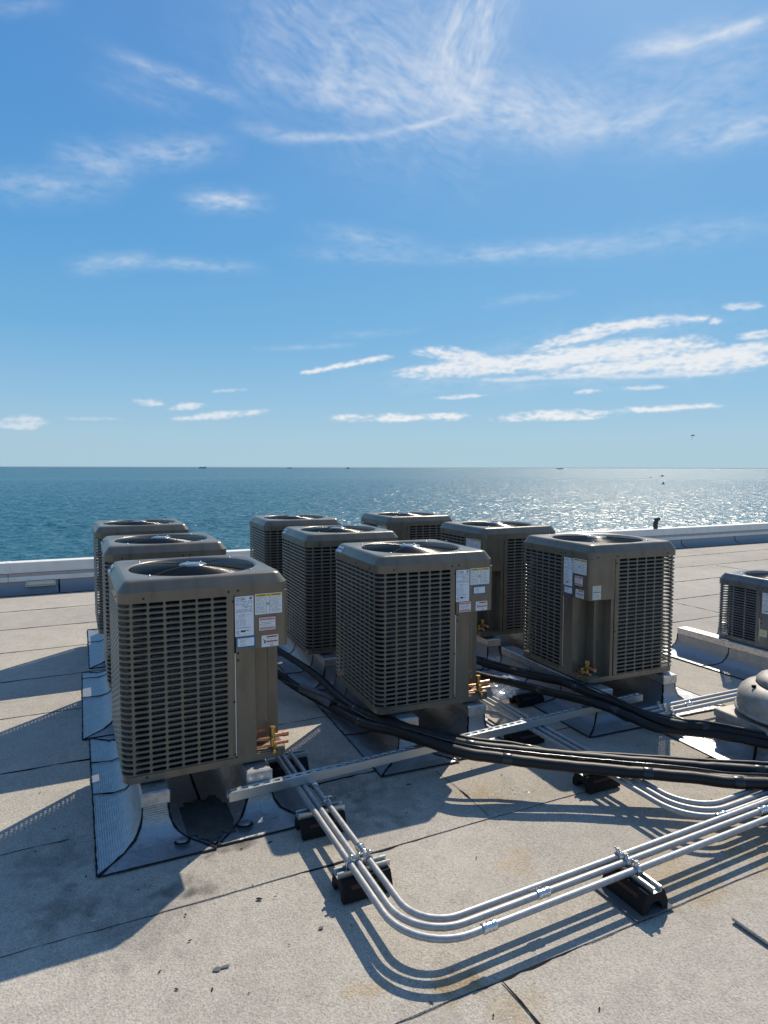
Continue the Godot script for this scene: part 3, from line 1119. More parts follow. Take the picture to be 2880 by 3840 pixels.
# ------------------------------------------------------------------ condensers
# a guard panel's path in plan: s metres along it from the front post, round three corners, to the post of the right side
func guard_at(s: float, half: float, cr: float, xpost: float, zpost: float) -> Array:
	var arc := cr * PI * 0.5
	var front := xpost + half - cr
	var flat_len := 2.0 * (half - cr)
	if s <= front:
		return [Vector2(xpost - s, half), Vector2(0, 1)]
	s -= front
	if s <= arc:
		var w := PI * 0.5 + s / cr
		return [Vector2(-half + cr + cos(w) * cr, half - cr + sin(w) * cr), Vector2(cos(w), sin(w))]
	s -= arc
	if s <= flat_len:
		return [Vector2(-half, half - cr - s), Vector2(-1, 0)]
	s -= flat_len
	if s <= arc:
		var w := PI + s / cr
		return [Vector2(-half + cr + cos(w) * cr, -half + cr + sin(w) * cr), Vector2(cos(w), sin(w))]
	s -= arc
	if s <= flat_len:
		return [Vector2(-half + cr + s, -half), Vector2(0, -1)]
	s -= flat_len
	if s <= arc:
		var w := PI * 1.5 + s / cr
		return [Vector2(half - cr + cos(w) * cr, -half + cr + sin(w) * cr), Vector2(cos(w), sin(w))]
	s -= arc
	return [Vector2(half, -half + cr + s), Vector2(1, 0)]

func slot_cell(st: SurfaceTool, s0: float, s1: float, y0: float, y1: float, sw: float, sh: float, k: int, at: Callable) -> void:
	# one pressed slot: a plate s0..s1 by y0..y1 with a round-ended opening and a rolled lip
	var sc := (s0 + s1) * 0.5
	var yc := (y0 + y1) * 0.5
	var hx := (s1 - s0) * 0.5
	var hy := (y1 - y0) * 0.5
	var a := (sw - sh) * 0.5
	var loops := [[], [], [], []]
	var specs := [[-1.0, 0.0], [sh * 0.5 + 0.0028, 0.0006], [sh * 0.5, -0.0022], [sh * 0.5 - 0.0002, -0.0045]]
	for li in 4:
		var r: float = specs[li][0]
		var out: float = specs[li][1]
		var pts := []
		for i in k + 1:
			var u := -a + 2.0 * a * i / k
			pts.append(Vector2(u, hy if li == 0 else r))
		for i in 3:
			var w := PI * 0.25 * (1 - i)
			pts.append(Vector2(hx, [hy, 0.0, -hy][i]) if li == 0 else Vector2(a + cos(w) * r, sin(w) * r))
		for i in k + 1:
			var u := a - 2.0 * a * i / k
			pts.append(Vector2(u, -hy if li == 0 else -r))
		for i in 3:
			var w := PI + PI * 0.25 * (1 - i)
			pts.append(Vector2(-hx, [-hy, 0.0, hy][i]) if li == 0 else Vector2(-a + cos(w) * r, sin(w) * r))
		for p in pts:
			var g: Array = at.call(sc + p.x)
			var q: Vector2 = g[0] + g[1] * out
			loops[li].append(Vector3(q.x, yc + p.y, q.y))
	var n: int = loops[0].size()
	for li in 3:
		for i in n:
			var j := (i + 1) % n
			quad(st, loops[li][i], loops[li][j], loops[li + 1][j], loops[li + 1][i])

func plain_cell(st: SurfaceTool, s0: float, s1: float, y0: float, y1: float, at: Callable, n := 1) -> void:
	for i in n:
		var a: Array = at.call(lerpf(s0, s1, float(i) / n))
		var b: Array = at.call(lerpf(s0, s1, float(i + 1) / n))
		quad(st, Vector3(a[0].x, y1, a[0].y), Vector3(b[0].x, y1, b[0].y), Vector3(b[0].x, y0, b[0].y), Vector3(a[0].x, y0, a[0].y))

func make_condenser(half: float, height: float, rows: int, fcols: int, lcols: int, xpost: float, zpost: float, xflush: float, xside: float, panel_y: float, paint: Material) -> Node3D:
	# origin at the middle of its foot; the service corner is at +x, +z and the rating labels on the +z face
	var t := Node3D.new()
	t.name = "condenser_unit"
	var cr := 0.05
	var at := func(s: float) -> Array: return guard_at(s, half, cr, xpost, zpost)
	var top := height - 0.09          # where the slots end and the cap begins
	var bottom := 0.032
	var arc := cr * PI * 0.5
	var front := xpost + half - cr
	var flat_len := 2.0 * (half - cr)
	var right := zpost + half - cr
	# base pan
	var st := new_st()
	plan(st, rounded(half - 0.004, cr), 0.0, bottom)
	part("base_pan", done(st), paint, t)
	# louvred guards: front with its corner, outer side with its corner, back with its corner, right side
	var spans := [[0.0, 0.018, front, fcols, true], [front + arc, 0.0, flat_len, lcols, true], [front + arc * 2.0 + flat_len, 0.0, flat_len, lcols, true], [front + arc * 3.0 + flat_len * 2.0, 0.0, right - 0.02, fcols, false]]
	var names := ["front_guard", "outer_guard", "back_guard", "side_guard"]
	var y0 := bottom + 0.004
	var pitch := (top - y0) / rows
	for i in 4:
		st = new_st()
		flat(st)
		var s: float = spans[i][0]
		if spans[i][1] > 0.0:
			plain_cell(st, s, s + spans[i][1], y0, top, at)
		var s0: float = s + spans[i][1]
		var cols: int = spans[i][3]
		var cw: float = (spans[i][2] - spans[i][1]) / cols
		for c in cols:
			for r in rows:
				slot_cell(st, s0 + c * cw, s0 + (c + 1) * cw, y0 + r * pitch, y0 + (r + 1) * pitch, cw - 0.0085, pitch * 0.575, 1, at)
		var e: float = s0 + cols * cw
		if spans[i][4]:
			for r in rows:
				slot_cell(st, e, e + arc, y0 + r * pitch, y0 + (r + 1) * pitch, arc - 0.010, pitch * 0.575, 5, at)
		else:
			plain_cell(st, e, e + 0.02, y0, top, at)
		part(names[i], done(st), paint, t)
	# coil behind the guards
	st = new_st()
	smooth(st, 8)
	var total := front + arc * 3.0 + flat_len * 2.0 + right
	var prev: Array = []
	var ch := half - 0.034
	var cc := 0.105
	var at2 := func(q: float) -> Array: return guard_at(q, ch, cc, xpost, zpost)
	total = (xpost + ch - cc) + cc * PI * 1.5 + 4.0 * (ch - cc) + (zpost + ch - cc)
	for k in 97:
		var g: Array = at2.call(total * k / 96.0)
		var q: Vector2 = g[0]
		if k > 0:
			quad(st, Vector3(prev[0].x, top, prev[0].y), Vector3(q.x, top, q.y), Vector3(q.x, bottom, q.y), Vector3(prev[0].x, bottom, prev[0].y))
		prev = [q]
	part("coil", done(st), M.coil, t)
	# posts at both ends of the guard
	st = new_st()
	box(st, Vector3(xpost + 0.004, (top + bottom) * 0.5, half - 0.012), Vector3(0.012, top - bottom, 0.028), 0.003)
	part("guard_post", done(st), paint, t)
	st = new_st()
	box(st, Vector3(half - 0.012, (top + bottom) * 0.5, zpost + 0.004), Vector3(0.028, top - bottom, 0.012), 0.003)
	part("guard_post", done(st), paint, t)
	st = new_st()
	box(st, Vector3(xpost + 0.0125, (panel_y + bottom) * 0.5, half - 0.001), Vector3(0.005, panel_y - bottom - 0.02, 0.006), 0.001)
	part("edge_strip", done(st), M.strip, t)
	# control box that wraps the service corner above, panels round the notch below
	var b := half + 0.002
	var poly := PackedVector2Array([Vector2(xpost + 0.016, zpost + 0.016), Vector2(xpost + 0.016, b)])
	for k in 6:
		var w := PI * 0.5 * (1.0 - k / 5.0)
		poly.append(Vector2(b - 0.028 + cos(w) * 0.028, b - 0.028 + sin(w) * 0.028))
	poly.append(Vector2(b, zpost + 0.016))
	st = new_st()
	plan(st, poly, panel_y, top + 0.003)
	part("control_box", done(st), paint, t)
	st = new_st()
	plan(st, PackedVector2Array([Vector2(xpost + 0.017, half), Vector2(xflush - 0.004, half), Vector2(xflush, half - 0.004), Vector2(xflush + 0.004, half - 0.102), Vector2(xpost + 0.017, half - 0.102)]), bottom, panel_y)
	part("service_panel", done(st), paint, t)
	st = new_st()
	plan(st, PackedVector2Array([Vector2(xpost + 0.03, half - 0.104), Vector2(xside - 0.006, half - 0.104), Vector2(xside, half - 0.110), Vector2(xside, zpost + 0.044), Vector2(half - 0.001, zpost + 0.038), Vector2(half - 0.001, zpost + 0.017), Vector2(xpost + 0.03, zpost + 0.017)]), bottom, panel_y)
	part("recessed_panel", done(st), paint, t)
	# cap with rolled shoulders and a round fan opening
	st = new_st()
	var rim := rounded(half + 0.004, cr + 0.004, 6)
	var sections := [[0.0, top - 0.004], [0.0, height - 0.048], [0.028, height - 0.010], [0.033, height - 0.003], [0.042, height]]
	for i in sections.size() - 1:
		smooth(st, -1 if i == 0 else 9 + mini(i, 2))
		var pa := rounded(half + 0.004 - sections[i][0], cr + 0.004 - minf(sections[i][0], 0.02), 6)
		var pb := rounded(half + 0.004 - sections[i + 1][0], cr + 0.004 - minf(sections[i + 1][0], 0.02), 6)
		for k in pa.size():
			var j := (k + 1) % pa.size()
			quad(st, Vector3(pa[k].x, sections[i][1], pa[k].y), Vector3(pb[k].x, sections[i + 1][1], pb[k].y), Vector3(pb[j].x, sections[i + 1][1], pb[j].y), Vector3(pa[j].x, sections[i][1], pa[j].y))
	var inner := rounded(half + 0.004 - 0.042, cr + 0.004 - 0.02, 6)
	var fan_r := half - 0.070
	var rad := [fan_r + 0.010, fan_r + 0.002, fan_r, fan_r - 0.004, fan_r - 0.008]
	var lift := [height - 0.0005, height - 0.004, height - 0.010, height - 0.05, height - 0.16]
	var ring := new_st()
	smooth(ring, 3)
	# top deck: fine points along the square edge, each facing a point of the circle
	var edge := []
	for k in inner.size():
		var p := inner[k]
		var q := inner[(k + 1) % inner.size()]
		var n := maxi(1, int(p.distance_to(q) / 0.05))
		for m in n:
			edge.append(p.lerp(q, float(m) / n))
	for k in edge.size():
		var p: Vector2 = edge[k]
		var q: Vector2 = edge[(k + 1) % edge.size()]
		var pc: Vector2 = p.normalized()
		var qc: Vector2 = q.normalized()
		smooth(st, 11)
		quad(st, Vector3(p.x, height, p.y), Vector3(pc.x * rad[0], lift[0], pc.y * rad[0]), Vector3(qc.x * rad[0], lift[0], qc.y * rad[0]), Vector3(q.x, height, q.y))
		for i in 4:
			quad(st if i < 2 else ring, Vector3(pc.x * rad[i], lift[i], pc.y * rad[i]), Vector3(pc.x * rad[i + 1], lift[i + 1], pc.y * rad[i + 1]), Vector3(qc.x * rad[i + 1], lift[i + 1], qc.y * rad[i + 1]), Vector3(qc.x * rad[i], lift[i], qc.y * rad[i]))
	part("top_cap", done(st), paint, t)
	part("fan_ring", done(ring), M.dark, t)
	# fan below the wire guard
	st = new_st()
	lathe(st, [Vector2(0, height - 0.30), Vector2(0.075, height - 0.30), Vector2(0.08, height - 0.29), Vector2(0.08, height - 0.16), Vector2(0.06, height - 0.14), Vector2(0, height - 0.138)], 20)
	part("fan_motor", done(st), M.dark, t)
	for k in 3:
		st = new_st()
		smooth(st, 12)
		var pa := []
		for i in 9:
			var u := i / 8.0
			var r := lerpf(0.06, fan_r - 0.02, u)
			var w0 := TAU * k / 3.0 + 0.25 * u
			var w1 := w0 + lerpf(0.9, 1.25, u)
			pa.append([Vector3(cos(w0) * r, height - 0.115, sin(w0) * r), Vector3(cos((w0 + w1) * 0.5) * r, height - 0.135, sin((w0 + w1) * 0.5) * r), Vector3(cos(w1) * r, height - 0.165, sin(w1) * r)])
		for i in 8:
			for j in 2:
				quad(st, pa[i][j], pa[i + 1][j], pa[i + 1][j + 1], pa[i][j + 1])
		part("fan_blade", done(st), M.blade, t)
	st = new_st()
	lathe(st, [Vector2(fan_r - 0.008, height - 0.16), Vector2(fan_r - 0.03, height - 0.40), Vector2(0.0, height - 0.42)], 40)
	part("shroud", done(st), M.dark, t)
	# wire guard
	st = new_st()
	var rings := 19
	for i in rings:
		var r := lerpf(0.062, fan_r - 0.004, float(i) / (rings - 1))
		var y := height + 0.004 - 0.012 * pow(r / fan_r, 3.0)
		var pts := []
		for k in 44:
			pts.append(Vector3(cos(TAU * k / 44.0) * r, y, sin(TAU * k / 44.0) * r))
		tube(st, pts, 0.0018, 5, true)
	var wg := part("wire_guard", done(st), M.wire, t)
	for k in 4:
		st = new_st()
		var w := PI * 0.25 + PI * 0.5 * k
		var d := Vector3(cos(w), 0, sin(w))
		var s := Vector3(-sin(w), 0, cos(w))
		for o in [-0.006, 0.006]:
			var pts := []
			for i in 10:
				var r := lerpf(0.05, fan_r + 0.002, i / 9.0)
				pts.append(d * r + s * o + Vector3.UP * (height + 0.0070 - 0.012 * pow(r / fan_r, 3.0)))
			tube(st, pts, 0.0015, 6)
		part("guard_rib", done(st), M.rib, wg)
	st = new_st()
	lathe(st, [Vector2(0.066, height + 0.003), Vector2(0.066, height + 0.008), Vector2(0.058, height + 0.011), Vector2(0, height + 0.012)], 24)
	var hub := part("guard_hub", done(st), M.hub, wg)
	for k in 4:
		st = new_st()
		var w := PI * 0.25 + PI * 0.5 * k + 0.3
		lathe(st, [Vector2(0.007, 0), Vector2(0.006, 0.006), Vector2(0, 0.008)], 8, Transform3D(Basis(), Vector3(cos(w) * 0.045, height + 0.010, sin(w) * 0.045)))
		part("hub_bolt", done(st), M.zinc, t)
		st = new_st()
		lathe(st, [Vector2(0.008, 0), Vector2(0.007, 0.004), Vector2(0, 0.006)], 8, Transform3D(Basis(), Vector3(cos(w - 0.3) * (fan_r + 0.024), height - 0.001, sin(w - 0.3) * (fan_r + 0.024))))
		part("guard_bolt", done(st), M.zinc, t)
	# screws
	var disc := new_st()
	lathe(disc, [Vector2(0.0055, 0), Vector2(0.0045, 0.003), Vector2(0, 0.004)], 8)
	var screw := done(disc)
	var zb := Basis(Vector3.RIGHT, PI / 2)
	var xb := Basis(Vector3.FORWARD, PI / 2)
	for p in [Vector3(-half + 0.10, top + 0.015, half + 0.004), Vector3(xpost - 0.015, top + 0.015, half + 0.004), Vector3(xpost + 0.028, top + 0.018, half + 0.004), Vector3(xpost + 0.006, top - 0.03, half + 0.002), Vector3(xpost + 0.026, panel_y - 0.012, half + 0.0005), Vector3(xpost + 0.026, panel_y - 0.045, half + 0.0005), Vector3(xpost + 0.006, panel_y * 0.56, half + 0.002), Vector3(xpost + 0.006, bottom + 0.02, half + 0.002), Vector3(-half + 0.10, bottom - 0.012, half - 0.004)]:
		part("screw", screw, M.screw, t, p, zb)
	for p in [Vector3(half + 0.004, top + 0.015, half - 0.06), Vector3(half + 0.004, top + 0.015, zpost), Vector3(half + 0.002, top - 0.03, zpost + 0.004), Vector3(half + 0.002, panel_y * 0.6, zpost + 0.004), Vector3(half + 0.004, top + 0.015, -half + 0.1)]:
		part("screw", screw, M.screw, t, p, xb)
	for p in [Vector3(-half - 0.004, top + 0.015, half - 0.1), Vector3(-half - 0.004, top + 0.015, 0.05), Vector3(-half - 0.004, top + 0.015, -half + 0.1)]:
		part("screw", screw, M.screw, t, p, Basis(Vector3.FORWARD, -PI / 2))
	# two brass service valves standing in the notch
	for v in [[xside + 0.004, half - 0.050, 0.100, 0.0110, 0.054], [xside - 0.006, half - 0.022, 0.052, 0.008, 0.028]]:
		st = new_st()
		var o := Vector3(v[0], bottom, v[1])
		var r: float = v[3]
		lathe(st, [Vector2(r * 0.9, 0.012), Vector2(r * 1.15, 0.02), Vector2(r, 0.03), Vector2(r, v[2] - 0.028), Vector2(r * 1.35, v[2] - 0.026), Vector2(r * 1.4, v[2] - 0.004), Vector2(r * 1.1, v[2]), Vector2(0, v[2])], 12, Transform3D(Basis(), o), false)
		lathe(st, [Vector2(r * 1.25, 0), Vector2(r * 1.25, 0.034), Vector2(0, 0.036)], 6, Transform3D(Basis(Vector3.RIGHT, PI / 2), o + Vector3(0, v[4] - 0.03, 0.002)), false)
		var valve := part("service_valve", done(st), M.brass, t)
		st = new_st()
		lathe(st, [Vector2(0, 0), Vector2(r * 0.95, 0.0), Vector2(r * 0.95, 0.045), Vector2(r * 1.1, 0.047), Vector2(r * 1.1, 0.072), Vector2(r * 0.8, 0.074), Vector2(0, 0.07)], 12, Transform3D(Basis(Vector3.FORWARD, PI / 2), o + Vector3(0.004, v[4], 0)), false)
		part("valve_stub", done(st), M.copper, valve)
		st = new_st()
		tube(st, [Vector3(xflush - 0.01, bottom + v[4] - 0.012, v[1] - 0.012), o + Vector3(-0.03, v[4] - 0.010, -0.004), o + Vector3(0, v[4] - 0.01, 0)], r * 0.62, 10)
		part("copper_line", done(st), M.copper, valve)
	# inner floor of the notch
	st = new_st()
	box(st, Vector3((xflush + half) * 0.5 - 0.004, bottom + 0.002, half - 0.055), Vector3(half - xflush - 0.02, 0.004, 0.085), 0.001)
	part("notch_floor", done(st), M.pan, t)
	return t

# ------------------------------------------------------------------ printed labels
func rule(img: Image, x: float, y: float, w: float, h: float, c: Color) -> void:
	img.fill_rect(Rect2i(int(x), int(y), maxi(1, int(w)), maxi(1, int(h))), c)

func text_block(img: Image, x0: int, y0: int, x1: int, y1: int, step: int, ink: Color, dense := 0.8) -> void:
	# unreadably small print: broken rules
	var y := y0
	while y < y1:
		var x := x0
		var stop := x1 - (rng.randi_range(0, (x1 - x0) / 3) if rng.randf() < 0.4 else 0)
		while x < stop:
			var w := rng.randi_range(2, 9)
			if rng.randf() < dense:
				rule(img, x, y, mini(w, stop - x), maxi(1, step / 2), ink)
			x += w + rng.randi_range(1, 2)
		y += step

func print_of(kind: String) -> ImageTexture:
	var ink := Color(0.28, 0.29, 0.32)
	var soft := Color(0.50, 0.51, 0.54)
	var img: Image
	match kind:
		"rating":
			img = Image.create(120, 260, false, Image.FORMAT_RGB8)
			img.fill(Color(0.86, 0.87, 0.88))
			rule(img, 6, 10, 26, 4, soft)
			rule(img, 36, 10, 30, 4, ink)
			rule(img, 6, 20, 26, 4, soft)
			rule(img, 36, 20, 30, 5, ink)
			rule(img, 94, 7, 16, 16, Color(0.40, 0.41, 0.43))
			text_block(img, 6, 32, 112, 62, 8, soft, 0.6)
			text_block(img, 50, 66, 112, 78, 6, ink, 0.8)
			text_block(img, 6, 84, 112, 108, 6, soft, 0.8)
			rule(img, 8, 122, 100, 1, ink)
			text_block(img, 38, 116, 62, 120, 6, ink, 1.0)
			text_block(img, 22, 128, 70, 140, 5, soft, 0.8)
			for c in 5:
				text_block(img, 8 + c * 13, 146, 16 + c * 13, 196, 3, ink, 0.9)
			text_block(img, 6, 202, 104, 210, 4, ink, 0.9)
			for k in 40:
				var w := 0.7 + TAU * 0.8 * k / 40.0
				rule(img, 17 + cos(w) * 8, 232 + sin(w) * 10, 3, 3, ink)
			rule(img, 14, 231, 8, 3, ink)
			rule(img, 36, 222, 30, 12, Color(0.15, 0.15, 0.17))
			rule(img, 66, 223, 26, 4, ink)
			text_block(img, 14, 246, 100, 252, 5, soft, 0.6)
		"caution":
			img = Image.create(180, 132, false, Image.FORMAT_RGB8)
			img.fill(Color(0.86, 0.86, 0.84))
			rule(img, 4, 4, 172, 14, Color(0.86, 0.68, 0.10))
			for k in 8:
				rule(img, 90 - k * 0.6, 6 + k, 1 + k * 1.2, 1, Color(0.1, 0.09, 0.05))
			text_block(img, 8, 24, 66, 124, 5, soft, 0.75)
			text_block(img, 102, 24, 172, 124, 5, soft, 0.75)
			rule(img, 72, 20, 2, 108, ink)
			rule(img, 96, 20, 2, 108, ink)
			for k in 30:
				var w := TAU * k / 30.0
				rule(img, 84 + cos(w) * 8, 66 + sin(w) * 9, 3, 3, soft)
			rule(img, 79, 61, 11, 11, Color(0.66, 0.66, 0.66))
		"warning":
			img = Image.create(120, 92, false, Image.FORMAT_RGB8)
			img.fill(Color(0.87, 0.86, 0.84))
			for k in 3:
				rule(img, 0, k, 120, 1, Color(0.62, 0.08, 0.10))
				rule(img, 0, 89 + k, 120, 1, Color(0.62, 0.08, 0.10))
			rule(img, 0, 0, 2, 92, Color(0.62, 0.08, 0.10))
			rule(img, 118, 0, 2, 92, Color(0.62, 0.08, 0.10))
			text_block(img, 22, 29, 98, 33, 5, soft, 0.8)
			text_block(img, 18, 36, 104, 41, 6, Color(0.1, 0.1, 0.1), 0.9)
			text_block(img, 6, 46, 114, 52, 7, Color(0.08, 0.08, 0.08), 0.95)
			text_block(img, 10, 56, 110, 66, 5, soft, 0.8)
		"info":
			img = Image.create(132, 76, false, Image.FORMAT_RGB8)
			img.fill(Color(0.13, 0.36, 0.55))
			rule(img, 10, 10, 112, 56, Color(0.86, 0.87, 0.86))
			text_block(img, 22, 16, 116, 18, 4, ink, 0.9)
			text_block(img, 24, 24, 66, 44, 5, soft, 0.85)
			text_block(img, 28, 50, 64, 60, 5, ink, 0.8)
		"shock":
			img = Image.create(110, 76, false, Image.FORMAT_RGB8)
			img.fill(Color(0.84, 0.84, 0.84))
			rule(img, 32, 6, 72, 10, Color(0.80, 0.32, 0.09))
			rule(img, 50, 9, 34, 4, Color(0.20, 0.07, 0.03))
			text_block(img, 34, 22, 102, 34, 5, soft, 0.7)
			rule(img, 32, 38, 72, 8, Color(0.62, 0.14, 0.07))
			text_block(img, 34, 52, 100, 62, 5, soft, 0.7)
			rule(img, 58, 66, 18, 4, Color(0.1, 0.1, 0.1))
			for k in 20:
				var w := TAU * k / 20.0
				rule(img, 20 + cos(w) * 4, 40 + sin(w) * 8, 4, 5, Color(0.06, 0.06, 0.06))
			for k in 10:
				rule(img, 8 + k * 0.9, 22 + k * 1.2, 2, 2, Color(0.1, 0.1, 0.1))
		"notice":
			img = Image.create(80, 108, false, Image.FORMAT_RGB8)
			img.fill(Color(0.82, 0.82, 0.76))
			rule(img, 6, 6, 68, 4, Color(0.72, 0.52, 0.16))
			text_block(img, 6, 14, 74, 46, 4, soft, 0.8)
			rule(img, 4, 48, 72, 5, Color(0.2, 0.2, 0.18))
			text_block(img, 6, 58, 74, 102, 4, soft, 0.8)
		"yellow":
			img = Image.create(100, 80, false, Image.FORMAT_RGB8)
			img.fill(Color(0.83, 0.80, 0.66))
			text_block(img, 10, 12, 90, 26, 5, Color(0.66, 0.62, 0.48), 0.6)
			rule(img, 20, 38, 60, 7, Color(0.80, 0.56, 0.12))
			text_block(img, 10, 54, 90, 70, 5, Color(0.66, 0.62, 0.48), 0.6)
		_:
			img = Image.create(120, 54, false, Image.FORMAT_RGB8)
			img.fill(Color(0.84, 0.84, 0.85))
			text_block(img, 38, 36, 104, 40, 5, soft, 0.8)
	return ImageTexture.create_from_image(img)

func label_mat(kind: String) -> StandardMaterial3D:
	var key := "label_" + kind
	if not M.has(key):
		var m := plain(Color(1, 1, 1), 0.45)
		m.albedo_texture = print_of(kind)
		M[key] = m
	return M[key]

func label(unit: Node3D, kind: String, called: String, at: Vector3, w: float, h: float, basis := Basis()) -> MeshInstance3D:
	# a printed sticker: face towards local +z
	var st := new_st()
	flat(st)
	var z := 0.0012
	var q := [Vector3(-w / 2, h / 2, z), Vector3(w / 2, h / 2, z), Vector3(w / 2, -h / 2, z), Vector3(-w / 2, -h / 2, z)]
	quad_uv(st, q[0], q[1], q[2], q[3], Vector2(0, 0), Vector2(1, 0), Vector2(1, 1), Vector2(0, 1))
	for k in 4:
		var a: Vector3 = q[k]
		var b: Vector3 = q[(k + 1) % 4]
		quad_uv(st, b, a, Vector3(a.x, a.y, 0), Vector3(b.x, b.y, 0), Vector2(0.01, 0.01), Vector2(0.01, 0.01), Vector2(0.01, 0.01), Vector2(0.01, 0.01))
	return part(called, done(st), label_mat(kind), unit, at, basis)

func words(text: String, width: float, mat: Material, parent: Node, at: Vector3, bold := true) -> void:
	var tm := TextMesh.new()
	var f := SystemFont.new()
	f.font_names = PackedStringArray(["Droid Sans"])
	f.font_weight = 700 if bold else 400
	tm.font = f
	tm.text = text
	tm.font_size = 32
	tm.pixel_size = 0.001
	tm.depth = 0.0006
	tm.curve_step = 2.0
	var box_size := tm.get_aabb().size
	var k := width / maxf(box_size.x, 0.001)
	part("lettering", tm, mat, parent, at, Basis().scaled(Vector3(k, k, 1.0)))

func warning_label(u: Node3D, at: Vector3, w: float, h: float, basis := Basis()) -> void:
	var l := label(u, "warning", "warning_label", at, w, h, basis)
	words("WARNING", w * 0.88, M.red_ink, l, Vector3(0, h * 0.335, 0.0015))
	words("WARNING", w * 0.88, M.red_ink, l, Vector3(0, -h * 0.335, 0.0015))

func caution_label(u: Node3D, at: Vector3, w: float, h: float) -> void:
	var l := label(u, "caution", "caution_label", at, w, h)
	words("CAUTION", w * 0.26, M.black_ink, l, Vector3(-w * 0.27, h * 0.415, 0.0015))
	words("ATTENTION", w * 0.30, M.black_ink, l, Vector3(w * 0.28, h * 0.415, 0.0015))

func standard_labels(u: Node3D, variant: int) -> void:
	var f := 0.3725
	label(u, "rating", "rating_plate", Vector3(0.163, 0.693, f), 0.086, 0.184)
	caution_label(u, Vector3(0.277, 0.742, f), 0.128, 0.096)
	if variant == 0:
		warning_label(u, Vector3(0.270, 0.648, f), 0.080, 0.064)
		label(u, "info", "information_label", Vector3(0.169, 0.572, f), 0.090, 0.052)
		label(u, "shock", "hazard_label", Vector3(0.282, 0.566, f), 0.080, 0.054)
	else:
		label(u, "info", "information_label", Vector3(0.275, 0.660, f), 0.088, 0.050)
		warning_label(u, Vector3(0.180, 0.568, f), 0.080, 0.062)
		label(u, "shock", "hazard_label", Vector3(0.290, 0.566, f), 0.078, 0.054)

func brand_sticker(u: Node3D) -> void:
	# on the sloping shoulder of the cap, far end of the outer side
	var b := Basis(Vector3.UP, -PI / 2) * Basis(Vector3.RIGHT, -0.62)
	var l := label(u, "brand", "brand_sticker", Vector3(-0.3625, 0.8555, -0.265), 0.098, 0.040, b)
	words("CHAMPION", 0.058, M.navy_ink, l, Vector3(0.012, 0.002, 0.0015))
	var st := new_st()
	prism(st, PackedVector2Array([Vector2(-0.006, -0.010), Vector2(0.006, -0.010), Vector2(0.006, 0.0), Vector2(0.009, 0.0), Vector2(0, 0.012), Vector2(-0.009, 0.0), Vector2(-0.006, 0.0)]), Transform3D(Basis(), Vector3(-0.034, 0.0, 0.0013)), 0.0006)
	part("emblem", done(st), M.navy_ink, l)

func build_units() -> void:
	M.red_ink = plain(Color(0.38, 0.012, 0.02), 0.5)
	M.black_ink = plain(Color(0.02, 0.018, 0.01), 0.5)
	M.navy_ink = plain(Color(0.02, 0.03, 0.09), 0.5)
	var proto := make_condenser(0.37, 0.885, 30, 6, 9, 0.107, 0.155, 0.216, 0.302, 0.535, M.paint0)
	var list := [
		[0.495, -3.312, 0.9, "nearest taupe condenser, fully labelled, its brass valves above the start of the bent conduits", 0, true],
		[0.492, -4.664, -0.2, "taupe condenser directly behind the nearest one, in the row on the shaded roof", 0, true],
		[0.466, -6.14, 0.5, "taupe condenser at the far end of the row on the shaded roof, near the parapet", 0, true],
		[1.836, -3.572, -2.0, "taupe condenser in the centre, warning label under its rating plate, hoses at its foot", 1, true],
		[1.853, -4.856, -1.8, "taupe condenser right behind the centre one, name sticker on its cap shoulder", 0, true],
		[1.898, -6.19, -2.2, "taupe condenser at the far end of the centre row, sea behind its cap", 0, true],
		[3.104, -6.136, -91.0, "farthest taupe condenser with labelled corner towards the camera, only its upper half in view", 0, false],
		[3.292, -4.755, -91.0, "taupe condenser between the centre one and the open-cornered one, pale sleeper end at its foot", 0, false],
		[3.272, -3.502, -92.0, "taupe condenser with open service corner facing the camera, daylight showing through its far slots", 0, false],
	]
	for i in list.size():
		var e: Array = list[i]
		var u: Node3D = proto if i == 0 else proto.duplicate()
		u.name = numbered("condenser_unit")
		u.position = Vector3(e[0], 0.228, e[1])
		u.rotation.y = deg_to_rad(e[2])
		add_child(u)
		tag(u, e[3], "air conditioner", "taupe condensers set out in three rows")
	for i in list.size():
		var u: Node3D = get_node("condenser_unit" if i == 0 else "condenser_unit_%03d" % i)
		standard_labels(u, list[i][4])
		if list[i][5]:
			brand_sticker(u)
		if i == 8:
			label(u, "notice", "notice_label", Vector3(0.3725, 0.585, 0.315), 0.066, 0.088, Basis(Vector3.UP, PI / 2))
		# rubber pads between the pan and the sleepers
		var x := [0.0, 0.0]
		for k in 4:
			var st := new_st()
			var lx: float = [-0.24, 0.21][k % 2]
			var lz: float = [-0.28, 0.28][k / 2]
			if list[i][2] < -50.0:
				lx = [-0.28, 0.28][k % 2]
				lz = [-0.30, 0.26][k / 2]
			box(st, Vector3(lx, -0.008, lz), Vector3(0.06, 0.016, 0.06), 0.003)
			part("rubber_pad", done(st), M.rubber, u)
	# the smaller grey one
	var g := make_condenser(0.31, 0.535, 20, 3, 6, 0.065, 0.08, 0.16, 0.25, 0.24, M.paint1)
	g.name = numbered("condenser_unit")
	g.position = Vector3(5.045, 0.215, -3.365)
	g.rotation.y = deg_to_rad(-91.0)
	add_child(g)
	tag(g, "small grey condenser on the white-topped sleeper, cut off by the picture edge", "air conditioner")
	label(g, "rating", "rating_plate", Vector3(0.135, 0.355, 0.3125), 0.080, 0.16)
	label(g, "caution", "caution_label", Vector3(0.242, 0.39, 0.3125), 0.105, 0.09)
	label(g, "yellow", "yellow_label", Vector3(0.112, 0.12, 0.3105), 0.060, 0.055)

